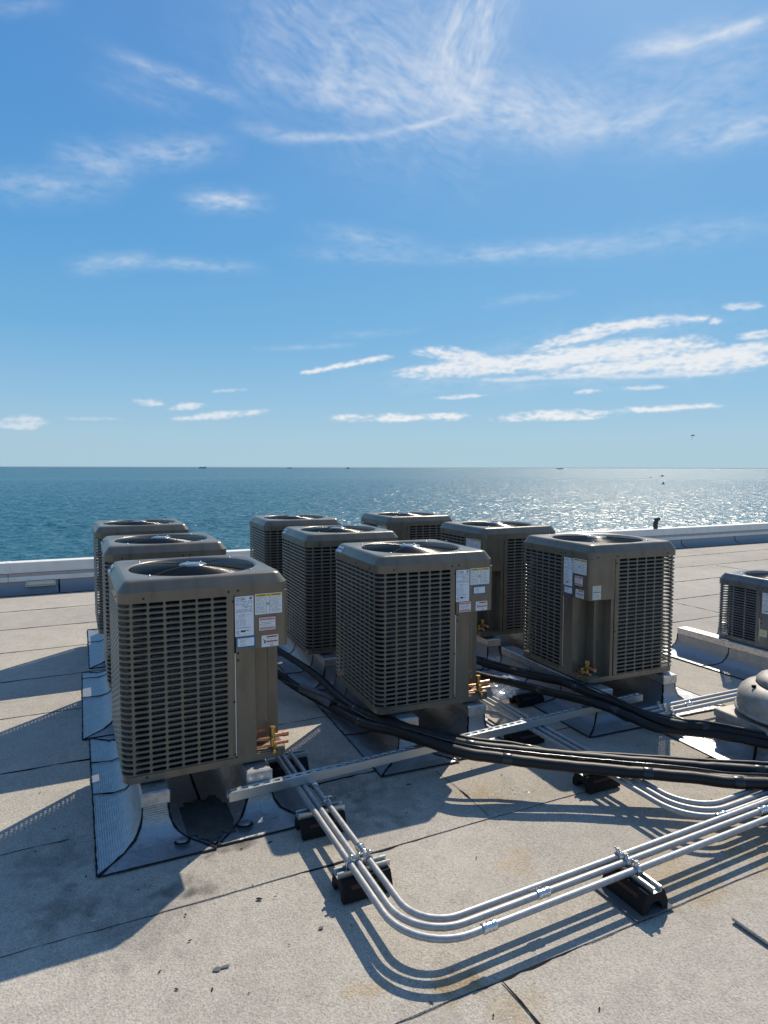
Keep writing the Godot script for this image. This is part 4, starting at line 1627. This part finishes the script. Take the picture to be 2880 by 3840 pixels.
# ------------------------------------------------------------------ roof vent
func build_vent() -> void:
	var t := thing("roof_vent", Vector3(3.61, 0, -2.27), deg_to_rad(-3.0))
	tag(t, "beige mushroom-dome exhaust vent on a square flashed curb, cut off by the picture edge", "roof vent")
	var w := 0.285
	var st := new_st()
	box(st, Vector3(0, 0.09, 0), Vector3(w * 2 - 0.01, 0.18, w * 2 - 0.01))
	part("curb", done(st), M.wood, t)
	st = new_st()
	box(st, Vector3(0, 0.178, 0), Vector3(w * 2 + 0.02, 0.045, w * 2 + 0.02), 0.005)
	part("curb_cap", done(st), M.vent, t)
	for side in 4:
		st = new_st()
		smooth(st, 6)
		var v := 0.0
		var e := [0.19, 0.19, 0.20, 0.19]
		for i in SKIRT.size() - 1:
			var p := []
			var q := []
			for k in 2:
				var d: float = SKIRT[i + k].x / 0.19
				var y: float = SKIRT[i + k].y
				var c := [Vector3(-w - d * e[0], y, w + d * e[2]), Vector3(w + d * e[1], y, w + d * e[2]), Vector3(w + d * e[1], y, -w - d * e[3]), Vector3(-w - d * e[0], y, -w - d * e[3])]
				if k == 0:
					p = c
				else:
					q = c
			var dv: float = SKIRT[i].distance_to(SKIRT[i + 1])
			var ax := 0 if side % 2 == 0 else 2
			var a: Vector3 = p[side]
			var b: Vector3 = p[(side + 1) % 4]
			var c: Vector3 = q[(side + 1) % 4]
			var d: Vector3 = q[side]
			quad_uv(st, a, b, c, d, Vector2(a[ax], v), Vector2(b[ax], v), Vector2(c[ax], v + dv), Vector2(d[ax], v + dv))
			v += dv
		part("flashing", done(st), M.foil, t)
	for z in [-0.02, 0.30]:
		st = new_st()
		var pts := []
		for q in SKIRT:
			pts.append(Vector3(-w - q.x, q.y + 0.003, z + 0.12 * q.x / 0.19))
		ribbon(st, polyline(pts, 0.02), 0.012, 0.004, 0.45, Vector3(-1, 1.2, 0).normalized())
		part("mastic_seam", done(st), M.mastic, t)
	st = new_st()
	ribbon(st, polyline([Vector3(-w - 0.192, 0.003, -w - 0.192), Vector3(-w - 0.192, 0.003, w + 0.2), Vector3(w, 0.003, w + 0.2)], 0.03), 0.010, 0.003, 0.5)
	part("mastic_seam", done(st), M.mastic, t)
	# throat, rolled rim and two-tiered dome
	st = new_st()
	lathe(st, [Vector2(0.235, 0.19), Vector2(0.235, 0.245)], 40)
	part("throat", done(st), M.dark, t)
	st = new_st()
	lathe(st, [Vector2(0.24, 0.222), Vector2(0.300, 0.224), Vector2(0.309, 0.230), Vector2(0.311, 0.238), Vector2(0.306, 0.246), Vector2(0.298, 0.249)], 56)
	part("rim", done(st), M.vent, t)
	st = new_st()
	lathe(st, [Vector2(0.299, 0.247), Vector2(0.300, 0.275), Vector2(0.296, 0.315), Vector2(0.284, 0.345), Vector2(0.262, 0.366), Vector2(0.235, 0.380), Vector2(0.207, 0.386)], 56)
	part("hood", done(st), M.vent, t)
	st = new_st()
	lathe(st, [Vector2(0.200, 0.384), Vector2(0.205, 0.392), Vector2(0.204, 0.408), Vector2(0.190, 0.425), Vector2(0.160, 0.437), Vector2(0.10, 0.446), Vector2(0.0, 0.449)], 56)
	part("crown_cap", done(st), M.vent, t)
	for k in 3:
		st = new_st()
		var a := 2.75 + k * 2.1
		box(st, Vector3(cos(a) * 0.245, 0.383, -sin(a) * 0.245), Vector3(0.024, 0.016, 0.012), 0.003, Basis(Vector3.UP, a))
		part("clip", done(st), M.dark, t)

# ------------------------------------------------------------------ pipe supports
func make_support() -> Node3D:
	# rubber bridge, 0.2 m long along local x, with a length of strut let into its top
	var t := Node3D.new()
	var poly := PackedVector2Array([Vector2(-0.061, 0), Vector2(-0.034, 0)])
	for k in range(1, 8):
		var w := PI * (1.0 - k / 8.0)
		poly.append(Vector2(cos(w) * 0.034, 0.006 + sin(w) * 0.032))
	for p in [Vector2(0.034, 0), Vector2(0.061, 0), Vector2(0.061, 0.028), Vector2(0.040, 0.074), Vector2(-0.040, 0.074), Vector2(-0.061, 0.028)]:
		poly.append(p)
	var st := new_st()
	# profile in the z-y plane, drawn out along x
	prism(st, poly, Transform3D(Basis(Vector3.FORWARD, Vector3.UP, Vector3.RIGHT), Vector3(-0.1, 0, 0)), 0.2)
	part("rubber_block", done(st), M.rubber, t)
	var side := Basis(Vector3.RIGHT, atan2(0.021, 0.046) * -1.0)
	for s in [1.0, -1.0]:
		st = new_st()
		box(st, Vector3.ZERO, Vector3(0.12, 0.014, 0.002), 0.0005)
		part("reflector_strip", done(st), M.reflector, t, Vector3(-0.005, 0.05, s * 0.0515), Basis(Vector3.RIGHT, -0.43 * s))
	st = new_st()
	var u := PackedVector2Array([Vector2(-0.0205, 0.074), Vector2(0.0205, 0.074), Vector2(0.0205, 0.0955), Vector2(0.0125, 0.0955), Vector2(0.0125, 0.090), Vector2(0.0145, 0.090), Vector2(0.0145, 0.0932), Vector2(0.0182, 0.0932), Vector2(0.0182, 0.0765), Vector2(-0.0182, 0.0765), Vector2(-0.0182, 0.0932), Vector2(-0.0145, 0.0932), Vector2(-0.0145, 0.090), Vector2(-0.0125, 0.090), Vector2(-0.0125, 0.0955), Vector2(-0.0205, 0.0955)])
	prism(st, u, Transform3D(Basis(Vector3.FORWARD, Vector3.UP, Vector3.RIGHT), Vector3(-0.107, 0, 0)), 0.214)
	part("strut_channel", done(st), M.strut, t)
	return t

func strap(parent: Node, at: Vector3, along: Vector3) -> void:
	# a two-piece clamp round a pipe: band, ears and a bolt on top
	var b := frame_of(along)
	var st := new_st()
	var pts := []
	for k in 16:
		var w := TAU * k / 16.0
		pts.append(at + (b.x * cos(w) + b.y * sin(w)) * 0.0155)
	for o in [-0.0045, 0.0, 0.0045]:
		var line := []
		for p in pts:
			line.append(p + along * o)
		tube(st, line, 0.0026, 6, true)
	for s in [-1.0, 1.0]:
		box(st, at + Vector3.UP * 0.022 + b.x * 0.003 * s, Vector3(0.0022, 0.024, 0.017), 0.0006, Basis(b.x, Vector3.UP, along))
		box(st, at - Vector3.UP * 0.010 + b.x * 0.0165 * s, Vector3(0.0022, 0.022, 0.016), 0.0006, Basis(b.x, Vector3.UP, along))
	var c := part("pipe_clamp", done(st), M.zinc, parent)
	st = new_st()
	var tip := at + Vector3.UP * 0.027
	tube(st, [tip - b.x * 0.014, tip + b.x * 0.022], 0.003, 8)
	lathe(st, [Vector2(0.0062, 0), Vector2(0.0062, 0.005), Vector2(0, 0.0052)], 6, Transform3D(Basis(b.y, b.x, -b.y.cross(b.x)).orthonormalized(), tip + b.x * 0.006))
	part("clamp_bolt", done(st), M.zinc, c)

func build_supports() -> void:
	var proto := make_support()
	var list := [
		[0.945, -3.235, 0.0, "black rubber pipe support half under the nearest condenser, where three conduits start"],
		[0.925, -2.650, 0.0, "black rubber pipe support shaded in front of the slotted strut, under three conduits"],
		[0.932, -2.195, 0.0, "black rubber pipe support in the sun with three clamps, just before the conduits bend"],
		[1.835, -1.725, 90.0, "black rubber pipe support on its own pad, turned across the three conduits in the foreground"],
		[2.86, -1.80, 90.0, "black rubber pipe support where both sets of conduits run together beside the picture edge"],
		[2.325, -2.450, 0.0, "black rubber pipe support under the two thick hoses, red strip on its side"],
		[2.315, -3.03, 0.0, "black rubber pipe support behind the slotted strut, under the second set of conduits"],
		[2.72, -3.54, 0.0, "black rubber pipe support with a clear plastic bag on it"],
		[3.235, -2.825, 90.0, "black rubber pipe support where the upper hose crosses the conduits beside the dome vent"],
	]
	for i in list.size():
		var e: Array = list[i]
		var o: Node3D = proto if i == 0 else proto.duplicate()
		o.name = numbered("pipe_support")
		o.position = Vector3(e[0], 0.0035 if i != 3 else 0.010, e[1])
		o.rotation.y = deg_to_rad(e[2])
		add_child(o)
		tag(o, e[3], "pipe support", "rubber supports under the conduits")
	# pad under the foreground support
	var st := new_st()
	box(st, Vector3(1.827, 0.0065, -1.722), Vector3(0.185, 0.006, 0.215), 0.002)
	var pad := part(numbered("rubber_mat"), done(st), M.pad, self)
	tag(pad, "thin dark mat under the foreground pipe support", "mat")

# ------------------------------------------------------------------ conduits
func coupling(parent: Node, at: Vector3, along: Vector3) -> void:
	var b := frame_of(along)
	var x := Transform3D(Basis(b.x, along, b.x.cross(along)), at - along * 0.027)
	var st := new_st()
	lathe(st, [Vector2(0.0125, 0), Vector2(0.0166, 0.001), Vector2(0.0172, 0.004), Vector2(0.0172, 0.013), Vector2(0.0166, 0.016), Vector2(0.0150, 0.017), Vector2(0.0150, 0.023), Vector2(0.0165, 0.024), Vector2(0.0165, 0.030), Vector2(0.0150, 0.031), Vector2(0.0150, 0.037), Vector2(0.0166, 0.038), Vector2(0.0172, 0.041), Vector2(0.0172, 0.050), Vector2(0.0166, 0.053), Vector2(0.0125, 0.054)], 12, x, false)
	part("coupling", done(st), M.zinc, parent)

func bend(a: Vector3, corner: Vector3, b: Vector3, r: float) -> Array:
	var u := (a - corner).normalized()
	var v := (b - corner).normalized()
	var p0 := corner + u * r
	var p1 := corner + v * r
	var out := polyline([a, p0], 0.25)
	for k in range(1, 13):
		var t := k / 12.0
		# circular arc for a square corner
		var w := t * PI * 0.5
		out.append(corner + u * r * (1.0 - sin(w)) + v * r * (1.0 - cos(w)))
	out.append_array(polyline([p1, b], 0.25).slice(1))
	return out

func conduit(label_text: String, pts: Array, clamps: Array, couplings: Array, group: String) -> void:
	var t := thing("conduit", Vector3.ZERO)
	tag(t, label_text, "conduit", group)
	var st := new_st()
	tube(st, pts, 0.0125, 14)
	part("pipe", done(st), M.conduit, t)
	for c in clamps:
		strap(t, c[0], c[1])
	for c in couplings:
		coupling(t, c[0], c[1])

func build_conduits() -> void:
	var y := 0.1125
	var back := Vector3(0, 0, 1)
	var g := "conduits of the nearest condenser"
	var r := deg_to_rad(2.2)
	var along := Vector3(cos(r), 0, -sin(r)).normalized()
	# outer, middle and inner: x of the first run, z of the second run at x = 1
	var set1 := [[0.8825, -1.686, 0.215, "outer of the three foreground conduits, lowest in the bend"], [0.913, -1.738, 0.190, "middle of the three foreground conduits"], [0.9575, -1.777, 0.150, "inner of the three foreground conduits, tightest bend"]]
	for i in 3:
		var e: Array = set1[i]
		var c := Vector3(e[0], y, e[1] + (1.0 - e[0]) * 0.038)
		var far := c + along * 3.2
		var clamps := [[Vector3(e[0], y, -2.195), back], [c + along * ((1.835 - c.x) / along.x), along], [c + along * ((2.86 - c.x) / along.x), along]]
		if i == 2:
			clamps.append([Vector3(e[0], y, -2.655), back])
		var cps := []
		if i == 0:
			cps.append([c + along * (1.165 - c.x), along])
		if i == 1:
			cps.append([c + along * (1.432 - c.x), along])
			cps.append([c + along * (2.66 - c.x), along])
		if i == 2:
			cps.append([Vector3(e[0], y, -2.262), back])
			cps.append([Vector3(e[0], y, -2.845), back])
		conduit(e[3], bend(Vector3(e[0], y, -3.21), c, far, e[2]), clamps, cps, g)
	# the second set comes from the centre condenser and turns the same way
	var set2 := [[2.298, -1.845, 0.200, "outer conduit of the set running under the thick hoses"], [2.345, -1.882, 0.190, "middle conduit of the set running under the thick hoses"], [2.388, -1.925, 0.180, "inner conduit of the set running under the thick hoses"]]
	for i in 3:
		var e: Array = set2[i]
		var c := Vector3(e[0], y, e[1] + (2.45 - e[0]) * 0.030)
		var far := c + along * 1.9
		var clamps := [[Vector3(e[0], y, -2.450), back], [Vector3(e[0], y, -3.03), back], [c + along * ((2.86 - c.x) / along.x), along]]
		var cps := []
		if i == 0:
			cps.append([c + along * 0.2 + along * (2.455 - c.x - 0.2), along])
		conduit(e[3], bend(Vector3(e[0], y, -3.46), c, far, e[2]), clamps, cps, "conduits of the centre condenser")
	# the third set runs towards the dome vent
	var set3 := [[-2.895, "farthest conduit of the three beside the dome vent"], [-2.847, "middle conduit of the three beside the dome vent"], [-2.795, "nearest conduit of the three beside the dome vent"]]
	for i in 3:
		var z: float = set3[i][0]
		var cps := []
		if i == 1:
			cps.append([Vector3(3.44, y, z), Vector3.RIGHT])
		conduit(set3[i][1], polyline([Vector3(3.02, y, z), Vector3(5.4, y, z)], 0.4), [[Vector3(3.235, y, z), Vector3.RIGHT]], cps, "conduits beside the dome vent")

# ------------------------------------------------------------------ slotted strut across the conduits
func build_rail() -> void:
	var a := Vector3(0.557, 0, -2.812)
	var b := Vector3(3.204, 0, -2.989)
	var d := b - a
	var len := d.length()
	var t := thing("slotted_strut", Vector3(a.x, 0.1255, a.z - 0.02), -atan2(d.z, d.x))
	tag(t, "long galvanized strut with slotted top lying across both sets of conduits", "strut")
	var st := new_st()
	flat(st)
	var at := func(s: float) -> Array: return [Vector2(s, 0), Vector2(0, 1)]
	var n := int(len / 0.0508)
	var cw := len / n
	var top := new_st()
	flat(top)
	for k in n:
		slot_cell(top, k * cw, (k + 1) * cw, -0.0205, 0.0205, 0.029, 0.0135, 2, at)
	var flat_mesh := done(top)
	part("slotted_top", flat_mesh, M.strut, t, Vector3(0, 0.0415, 0), Basis(Vector3.RIGHT, -PI / 2))
	for s in [-1.0, 1.0]:
		st = new_st()
		box(st, Vector3(len * 0.5, 0.0205, s * 0.0195), Vector3(len, 0.041, 0.0022), 0.0006)
		box(st, Vector3(len * 0.5, 0.0012, s * 0.0155), Vector3(len, 0.0024, 0.008), 0.0006)
		part("side_wall", done(st), M.strut, t)

# ------------------------------------------------------------------ hoses
func hose(label_text: String, pts: Array, r: float, ties: Array, group: String, mat: Material = null) -> Node3D:
	var t := thing("insulated_hose", Vector3.ZERO)
	tag(t, label_text, "hose", group)
	var line := curve(pts, 0.03)
	var n := noise(0.9, 2, int(r * 10000) + pts.size())
	var rad := []
	for i in line.size():
		var p: Vector3 = line[i]
		rad.append(r * (1.0 + 0.025 * n.get_noise_2d(i * 0.35, 3.0)))
		line[i] = p + Vector3(n.get_noise_2d(i * 0.2, 9.0), n.get_noise_2d(i * 0.2, 19.0) * 0.6, n.get_noise_2d(i * 0.2, 29.0)) * 0.0025
	var st := new_st()
	tube(st, line, rad, 16)
	part("foam_sleeve", done(st), mat if mat else M.hose, t)
	for u in ties:
		var i := clampi(int(u * (line.size() - 1)), 1, line.size() - 2)
		var d: Vector3 = (line[i + 1] - line[i - 1]).normalized()
		st = new_st()
		tube(st, [line[i] - d * 0.022, line[i] - d * 0.018, line[i] + d * 0.018, line[i] + d * 0.022], [r * 1.005, r * 1.06, r * 1.06, r * 1.005], 14, false, false)
		part("tape_wrap", done(st), M.tape, t)
	return t

func build_hoses() -> void:
	var g := "hose bundle from behind the nearest condenser"
	hose("thick black hose at the front of the long bundle, nearest the bent conduits",
		[Vector3(1.00, 0.26, -4.75), Vector3(1.20, 0.16, -4.45), Vector3(1.33, 0.085, -4.20), Vector3(1.42, 0.062, -3.92), Vector3(1.45, 0.085, -3.62), Vector3(1.46, 0.13, -3.34), Vector3(1.49, 0.185, -3.10), Vector3(1.535, 0.205, -2.93), Vector3(1.673, 0.200, -2.679), Vector3(1.812, 0.190, -2.572), Vector3(1.944, 0.180, -2.481), Vector3(2.074, 0.170, -2.408), Vector3(2.204, 0.163, -2.326), Vector3(2.567, 0.155, -2.081), Vector3(2.689, 0.153, -1.980), Vector3(2.834, 0.153, -1.899), Vector3(3.3, 0.152, -1.62), Vector3(3.9, 0.152, -1.3)], 0.0280, [0.30, 0.52, 0.66, 0.74], g)
	hose("thick black hose lying second in the long bundle, over the slotted strut",
		[Vector3(0.98, 0.25, -5.9), Vector3(1.30, 0.16, -5.45), Vector3(1.46, 0.10, -4.95), Vector3(1.525, 0.085, -4.45), Vector3(1.52, 0.085, -4.02), Vector3(1.495, 0.13, -3.58), Vector3(1.525, 0.205, -3.10), Vector3(1.60, 0.222, -2.91), Vector3(1.708, 0.220, -2.716), Vector3(1.902, 0.200, -2.605), Vector3(2.124, 0.182, -2.483), Vector3(2.327, 0.172, -2.358), Vector3(2.646, 0.166, -2.148), Vector3(2.788, 0.166, -2.056), Vector3(2.922, 0.166, -1.961), Vector3(3.35, 0.165, -1.70), Vector3(4.0, 0.16, -1.36)], 0.0258, [0.42, 0.58, 0.80], g)
	hose("thinner black hose at the back of the long bundle",
		[Vector3(1.54, 0.165, -3.42), Vector3(1.57, 0.215, -3.05), Vector3(1.66, 0.232, -2.88), Vector3(1.774, 0.218, -2.758), Vector3(1.941, 0.203, -2.660), Vector3(2.069, 0.190, -2.554), Vector3(2.140, 0.182, -2.502), Vector3(2.352, 0.180, -2.385), Vector3(2.691, 0.172, -2.185), Vector3(2.813, 0.172, -2.107), Vector3(3.40, 0.17, -1.76), Vector3(4.05, 0.165, -1.40)], 0.0125, [0.3], g)
	hose("thin shiny black cable lying along the top of the long bundle",
		[Vector3(1.22, 0.135, -4.28), Vector3(1.36, 0.115, -4.05), Vector3(1.46, 0.118, -3.7), Vector3(1.475, 0.17, -3.3), Vector3(1.53, 0.232, -2.97), Vector3(1.685, 0.232, -2.70), Vector3(1.86, 0.214, -2.585), Vector3(2.10, 0.196, -2.445), Vector3(2.32, 0.188, -2.30), Vector3(2.57, 0.186, -2.118), Vector3(2.70, 0.182, -2.008), Vector3(2.86, 0.181, -1.922), Vector3(3.35, 0.178, -1.64)], 0.0055, [], g, M.cable)
	g = "hose bundle passing the open-cornered condenser"
	hose("thick black hose beside the open-cornered condenser's sleeper, upper of the second bundle",
		[Vector3(2.32, 0.25, -5.10), Vector3(2.55, 0.19, -4.55), Vector3(2.715, 0.14, -4.02), Vector3(2.80, 0.145, -3.74), Vector3(2.84, 0.165, -3.52), Vector3(2.862, 0.19, -3.32), Vector3(2.845, 0.197, -3.09), Vector3(2.861, 0.200, -2.932), Vector3(2.888, 0.192, -2.785), Vector3(2.918, 0.180, -2.651), Vector3(2.986, 0.170, -2.558), Vector3(3.093, 0.160, -2.503), Vector3(3.203, 0.155, -2.417), Vector3(3.329, 0.150, -2.242), Vector3(3.50, 0.15, -1.95), Vector3(3.8, 0.15, -1.6)], 0.0272, [0.28, 0.50, 0.72], g)
	hose("black hose in front of the second bundle, sinking under it by the dome vent",
		[Vector3(2.16, 0.24, -4.05), Vector3(2.32, 0.19, -3.90), Vector3(2.445, 0.172, -3.767), Vector3(2.501, 0.170, -3.653), Vector3(2.572, 0.170, -3.529), Vector3(2.665, 0.180, -3.244), Vector3(2.733, 0.200, -2.965), Vector3(2.790, 0.190, -2.83), Vector3(2.845, 0.165, -2.69), Vector3(2.91, 0.140, -2.60), Vector3(3.05, 0.128, -2.52), Vector3(3.22, 0.126, -2.36), Vector3(3.42, 0.126, -2.02), Vector3(3.7, 0.126, -1.70)], 0.0250, [0.12, 0.33, 0.52], g)
	hose("thin black cable lying on the second bundle",
		[Vector3(2.60, 0.20, -4.30), Vector3(2.76, 0.172, -3.88), Vector3(2.845, 0.19, -3.55), Vector3(2.872, 0.222, -3.25), Vector3(2.868, 0.232, -2.96), Vector3(2.905, 0.212, -2.71), Vector3(3.02, 0.196, -2.545), Vector3(3.15, 0.187, -2.46), Vector3(3.33, 0.178, -2.225), Vector3(3.52, 0.176, -1.92)], 0.0055, [], g, M.cable)
	# grey foam collar slipped over the second hose behind the nearest condenser
	var st := new_st()
	tube(st, curve([Vector3(1.335, 0.100, -4.19), Vector3(1.40, 0.085, -4.02), Vector3(1.435, 0.080, -3.86)], 0.03), 0.034, 14)
	var c := part(numbered("foam_collar"), done(st), M.foam, self)
	tag(c, "short grey foam collar round the front hose beside the nearest condenser", "pipe insulation")

# ------------------------------------------------------------------ small things on the roof
func build_small_things() -> void:
	# clear plastic bag thrown over a pipe support
	var n := noise(5.5, 4, 500)
	var st := new_st()
	flat(st)
	var grid := []
	for i in 30:
		var row := []
		for j in 20:
			var u := i / 29.0
			var v := j / 19.0
			var w := v * TAU
			var r := 0.085 * sin(PI * clampf(u * 0.94 + 0.03, 0, 1)) * (1.0 + 0.55 * n.get_noise_2d(cos(w) * 0.35 + u * 0.9, sin(w) * 0.35 + u * 0.2))
			var p := Vector3((u - 0.5) * 0.40, 0.085 + sin(w) * r * 0.62, cos(w) * r * 1.05)
			p += Vector3(n.get_noise_2d(u * 3.0, v * 3.0), n.get_noise_2d(u * 3.0 + 9.0, v * 2.0) * 0.8, n.get_noise_2d(u * 4.0, v * 3.0 + 20.0)) * 0.03
			p.y = maxf(p.y, 0.006)
			row.append(p)
		grid.append(row)
	for i in 29:
		for j in 20:
			var j2 := (j + 1) % 20
			quad(st, grid[i][j], grid[i + 1][j], grid[i + 1][j2], grid[i][j2])
	var bag := part(numbered("plastic_bag"), done(st), M.clear, self, Vector3(2.60, 0.02, -3.62), Basis(Vector3.UP, 0.75))
	tag(bag, "crumpled clear plastic bag on a rubber support behind the lower hose", "plastic bag")
	# glinting scraps of clear film on the roof in front of the hoses
	st = new_st()
	flat(st)
	for k in 60:
		var q := Vector2(rng.randfn(0.0, 0.085), rng.randfn(0.0, 0.028))
		var c := Vector3(q.x, 0.0, q.y + q.x * 0.1)
		var s := rng.randf_range(0.003, 0.009)
		var w := rng.randf() * TAU
		var tilt := rng.randf_range(-0.007, 0.007)
		tri(st, c + Vector3(cos(w) * s, 0.003 + absf(tilt), sin(w) * s), c + Vector3(cos(w + 2.2) * s, 0.003, sin(w + 2.2) * s), c + Vector3(cos(w + 4.0) * s, 0.004 + rng.randf() * 0.006, sin(w + 4.0) * s))
	var scraps := part(numbered("film_scraps"), done(st), M.clear, self, Vector3(1.93, 0.002, -2.575))
	tag(scraps, "glinting scraps of film scattered on the sunlit felt in front of the hose bundle", "litter")
	scraps.set_meta("kind", "stuff")
	# dark fixture on the parapet
	var t := thing("parapet_fixture", Vector3(10.43, 0.372, -9.53), 0.0)
	tag(t, "small dark upright fixture with rounded head on the parapet coping", "fixture")
	st = new_st()
	box(st, Vector3(0.02, 0.006, 0), Vector3(0.24, 0.012, 0.14), 0.004)
	part("base_plate", done(st), M.fixture, t)
	st = new_st()
	var sec := [[0.02, 0.046, -0.004], [0.07, 0.056, -0.008], [0.14, 0.052, 0.0], [0.20, 0.036, 0.014]]
	smooth(st, 2)
	for i in 3:
		for k in 12:
			var w0 := TAU * k / 12.0
			var w1 := TAU * (k + 1) / 12.0
			var p := []
			for e in [[i, w0], [i + 1, w0], [i + 1, w1], [i, w1]]:
				var s: Array = sec[e[0]]
				p.append(Vector3(s[2] + cos(e[1]) * s[1], s[0], sin(e[1]) * s[1] * 0.8))
			quad(st, p[0], p[1], p[2], p[3])
	part("body", done(st), M.fixture, t)
	st = new_st()
	box(st, Vector3(0, 0.012, 0), Vector3(0.05, 0.03, 0.05), 0.006)
	part("foot", done(st), M.fixture, t)
	st = new_st()
	lathe(st, [Vector2(0, -0.05), Vector2(0.034, -0.045), Vector2(0.042, -0.02), Vector2(0.042, 0.045), Vector2(0.036, 0.052), Vector2(0, 0.053)], 16, Transform3D(Basis(Vector3.FORWARD, 1.25), Vector3(0.030, 0.205, 0)))
	part("head", done(st), M.fixture, t)

# ------------------------------------------------------------------ far out on the water
func toward(az: float, dist: float) -> Vector3:
	return Vector3(sin(deg_to_rad(az)) * dist, SEA, -cos(deg_to_rad(az)) * dist)

func ship(label_text: String, az: float, dist: float, len: float, tall: float, house: float) -> void:
	var t := thing("ship", toward(az, dist), deg_to_rad(-az))
	tag(t, label_text, "ship", "ships on the horizon")
	var st := new_st()
	prism(st, PackedVector2Array([Vector2(-len * 0.48, -1), Vector2(len * 0.46, -1), Vector2(len * 0.5, tall * 0.45), Vector2(-len * 0.5, tall * 0.40)]), Transform3D(Basis(), Vector3(0, 0, -len * 0.08)), len * 0.16)
	part("hull", done(st), M.ship, t)
	st = new_st()
	box(st, Vector3(0, tall * 0.6, 0), Vector3(len * house, tall * 0.45, len * 0.12))
	part("deckhouse", done(st), M.ship, t)
	st = new_st()
	box(st, Vector3(len * 0.36, tall * 0.75, 0), Vector3(len * 0.09, tall * 0.8, len * 0.1))
	part("bridge", done(st), M.ship, t)

func boat(label_text: String, az: float, dist: float, len: float, tall: float, wake_len: float) -> void:
	var t := thing("motor_boat", toward(az, dist), deg_to_rad(-az))
	tag(t, label_text, "boat", "boats off the roof edge")
	var st := new_st()
	prism(st, PackedVector2Array([Vector2(-len * 0.5, 0.0), Vector2(len * 0.42, 0.0), Vector2(len * 0.5, tall * 0.28), Vector2(-len * 0.5, tall * 0.22)]), Transform3D(Basis(), Vector3(0, 0, -len * 0.15)), len * 0.3)
	part("hull", done(st), M.boat, t)
	st = new_st()
	prism(st, PackedVector2Array([Vector2(-len * 0.25, tall * 0.22), Vector2(len * 0.30, tall * 0.22), Vector2(len * 0.08, tall), Vector2(-len * 0.02, tall)]), Transform3D(Basis(), Vector3(0, 0, -len * 0.1)), len * 0.2)
	part("cabin", done(st), M.boat, t)
	if wake_len > 0.0:
		st = new_st()
		box(st, Vector3(len * 0.5 + wake_len * 0.5, 0.10, 0), Vector3(wake_len, 0.25, len * 0.35), 0.08)
		part("wake", done(st), M.wake, t)

func build_far_things() -> void:
	ship("long pale ship on the horizon over the condenser row at the shaded side", 9.42, 14000.0, 165.0, 38.0, 0.8)
	ship("faint low ship on the horizon, middle one of the three towards the shaded side", 16.71, 16000.0, 130.0, 26.0, 0.7)
	ship("short dark ship on the horizon with its bridge at one end", 21.75, 13000.0, 68.0, 38.0, 0.3)
	ship("low hazy ship on the horizon left of the glitter, over the condenser at the back", 39.94, 16000.0, 170.0, 26.0, 0.7)
	boat("dark peaked boat in the glitter, nearest of the boats", 48.04, 1180.0, 6.2, 4.2, 0.0)
	boat("low dark boat in the glitter just under the horizon", 47.95, 2350.0, 15.0, 5.0, 0.0)
	boat("small dark boat drawing a long white wake", 47.09, 2000.0, 6.5, 2.6, 75.0)
	# parasail
	var d := 1500.0
	var p := toward(50.08, d)
	p.y = 1.6 + d * tan(deg_to_rad(2.545))
	var t := thing("parasail", p, deg_to_rad(-50.0))
	tag(t, "tiny red and white parasail high over the glitter", "parasail")
	for k in 10:
		var st := new_st()
		smooth(st, 3)
		for i in 6:
			var rows := []
			for q in [i / 6.0, (i + 1) / 6.0]:
				for w in [TAU * k / 10.0, TAU * (k + 1) / 10.0]:
					var rr := sin(q * PI * 0.52) * 4.0
					rows.append(Vector3(cos(w) * rr, cos(q * PI * 0.52) * 3.4, sin(w) * rr))
			quad(st, rows[0], rows[2], rows[3], rows[1])
		part("canopy_panel", done(st), M.canopy_red if k % 2 == 0 else M.canopy_white, t)
	var lines := new_st()
	for k in 5:
		var w := TAU * k / 5.0
		tube(lines, [Vector3(cos(w) * 3.9, 0.0, sin(w) * 3.9), Vector3(-2.2, -6.0, 0)], 0.05, 5)
	part("lines", done(lines), M.boat, t)
	var st := new_st()
	lathe(st, [Vector2(0, -7.4), Vector2(0.45, -7.1), Vector2(0.5, -6.4), Vector2(0.3, -6.0), Vector2(0.28, -5.7), Vector2(0, -5.5)], 10, Transform3D(Basis(), Vector3(-2.2, 0, 0)))
	part("harness", done(st), M.boat, t)
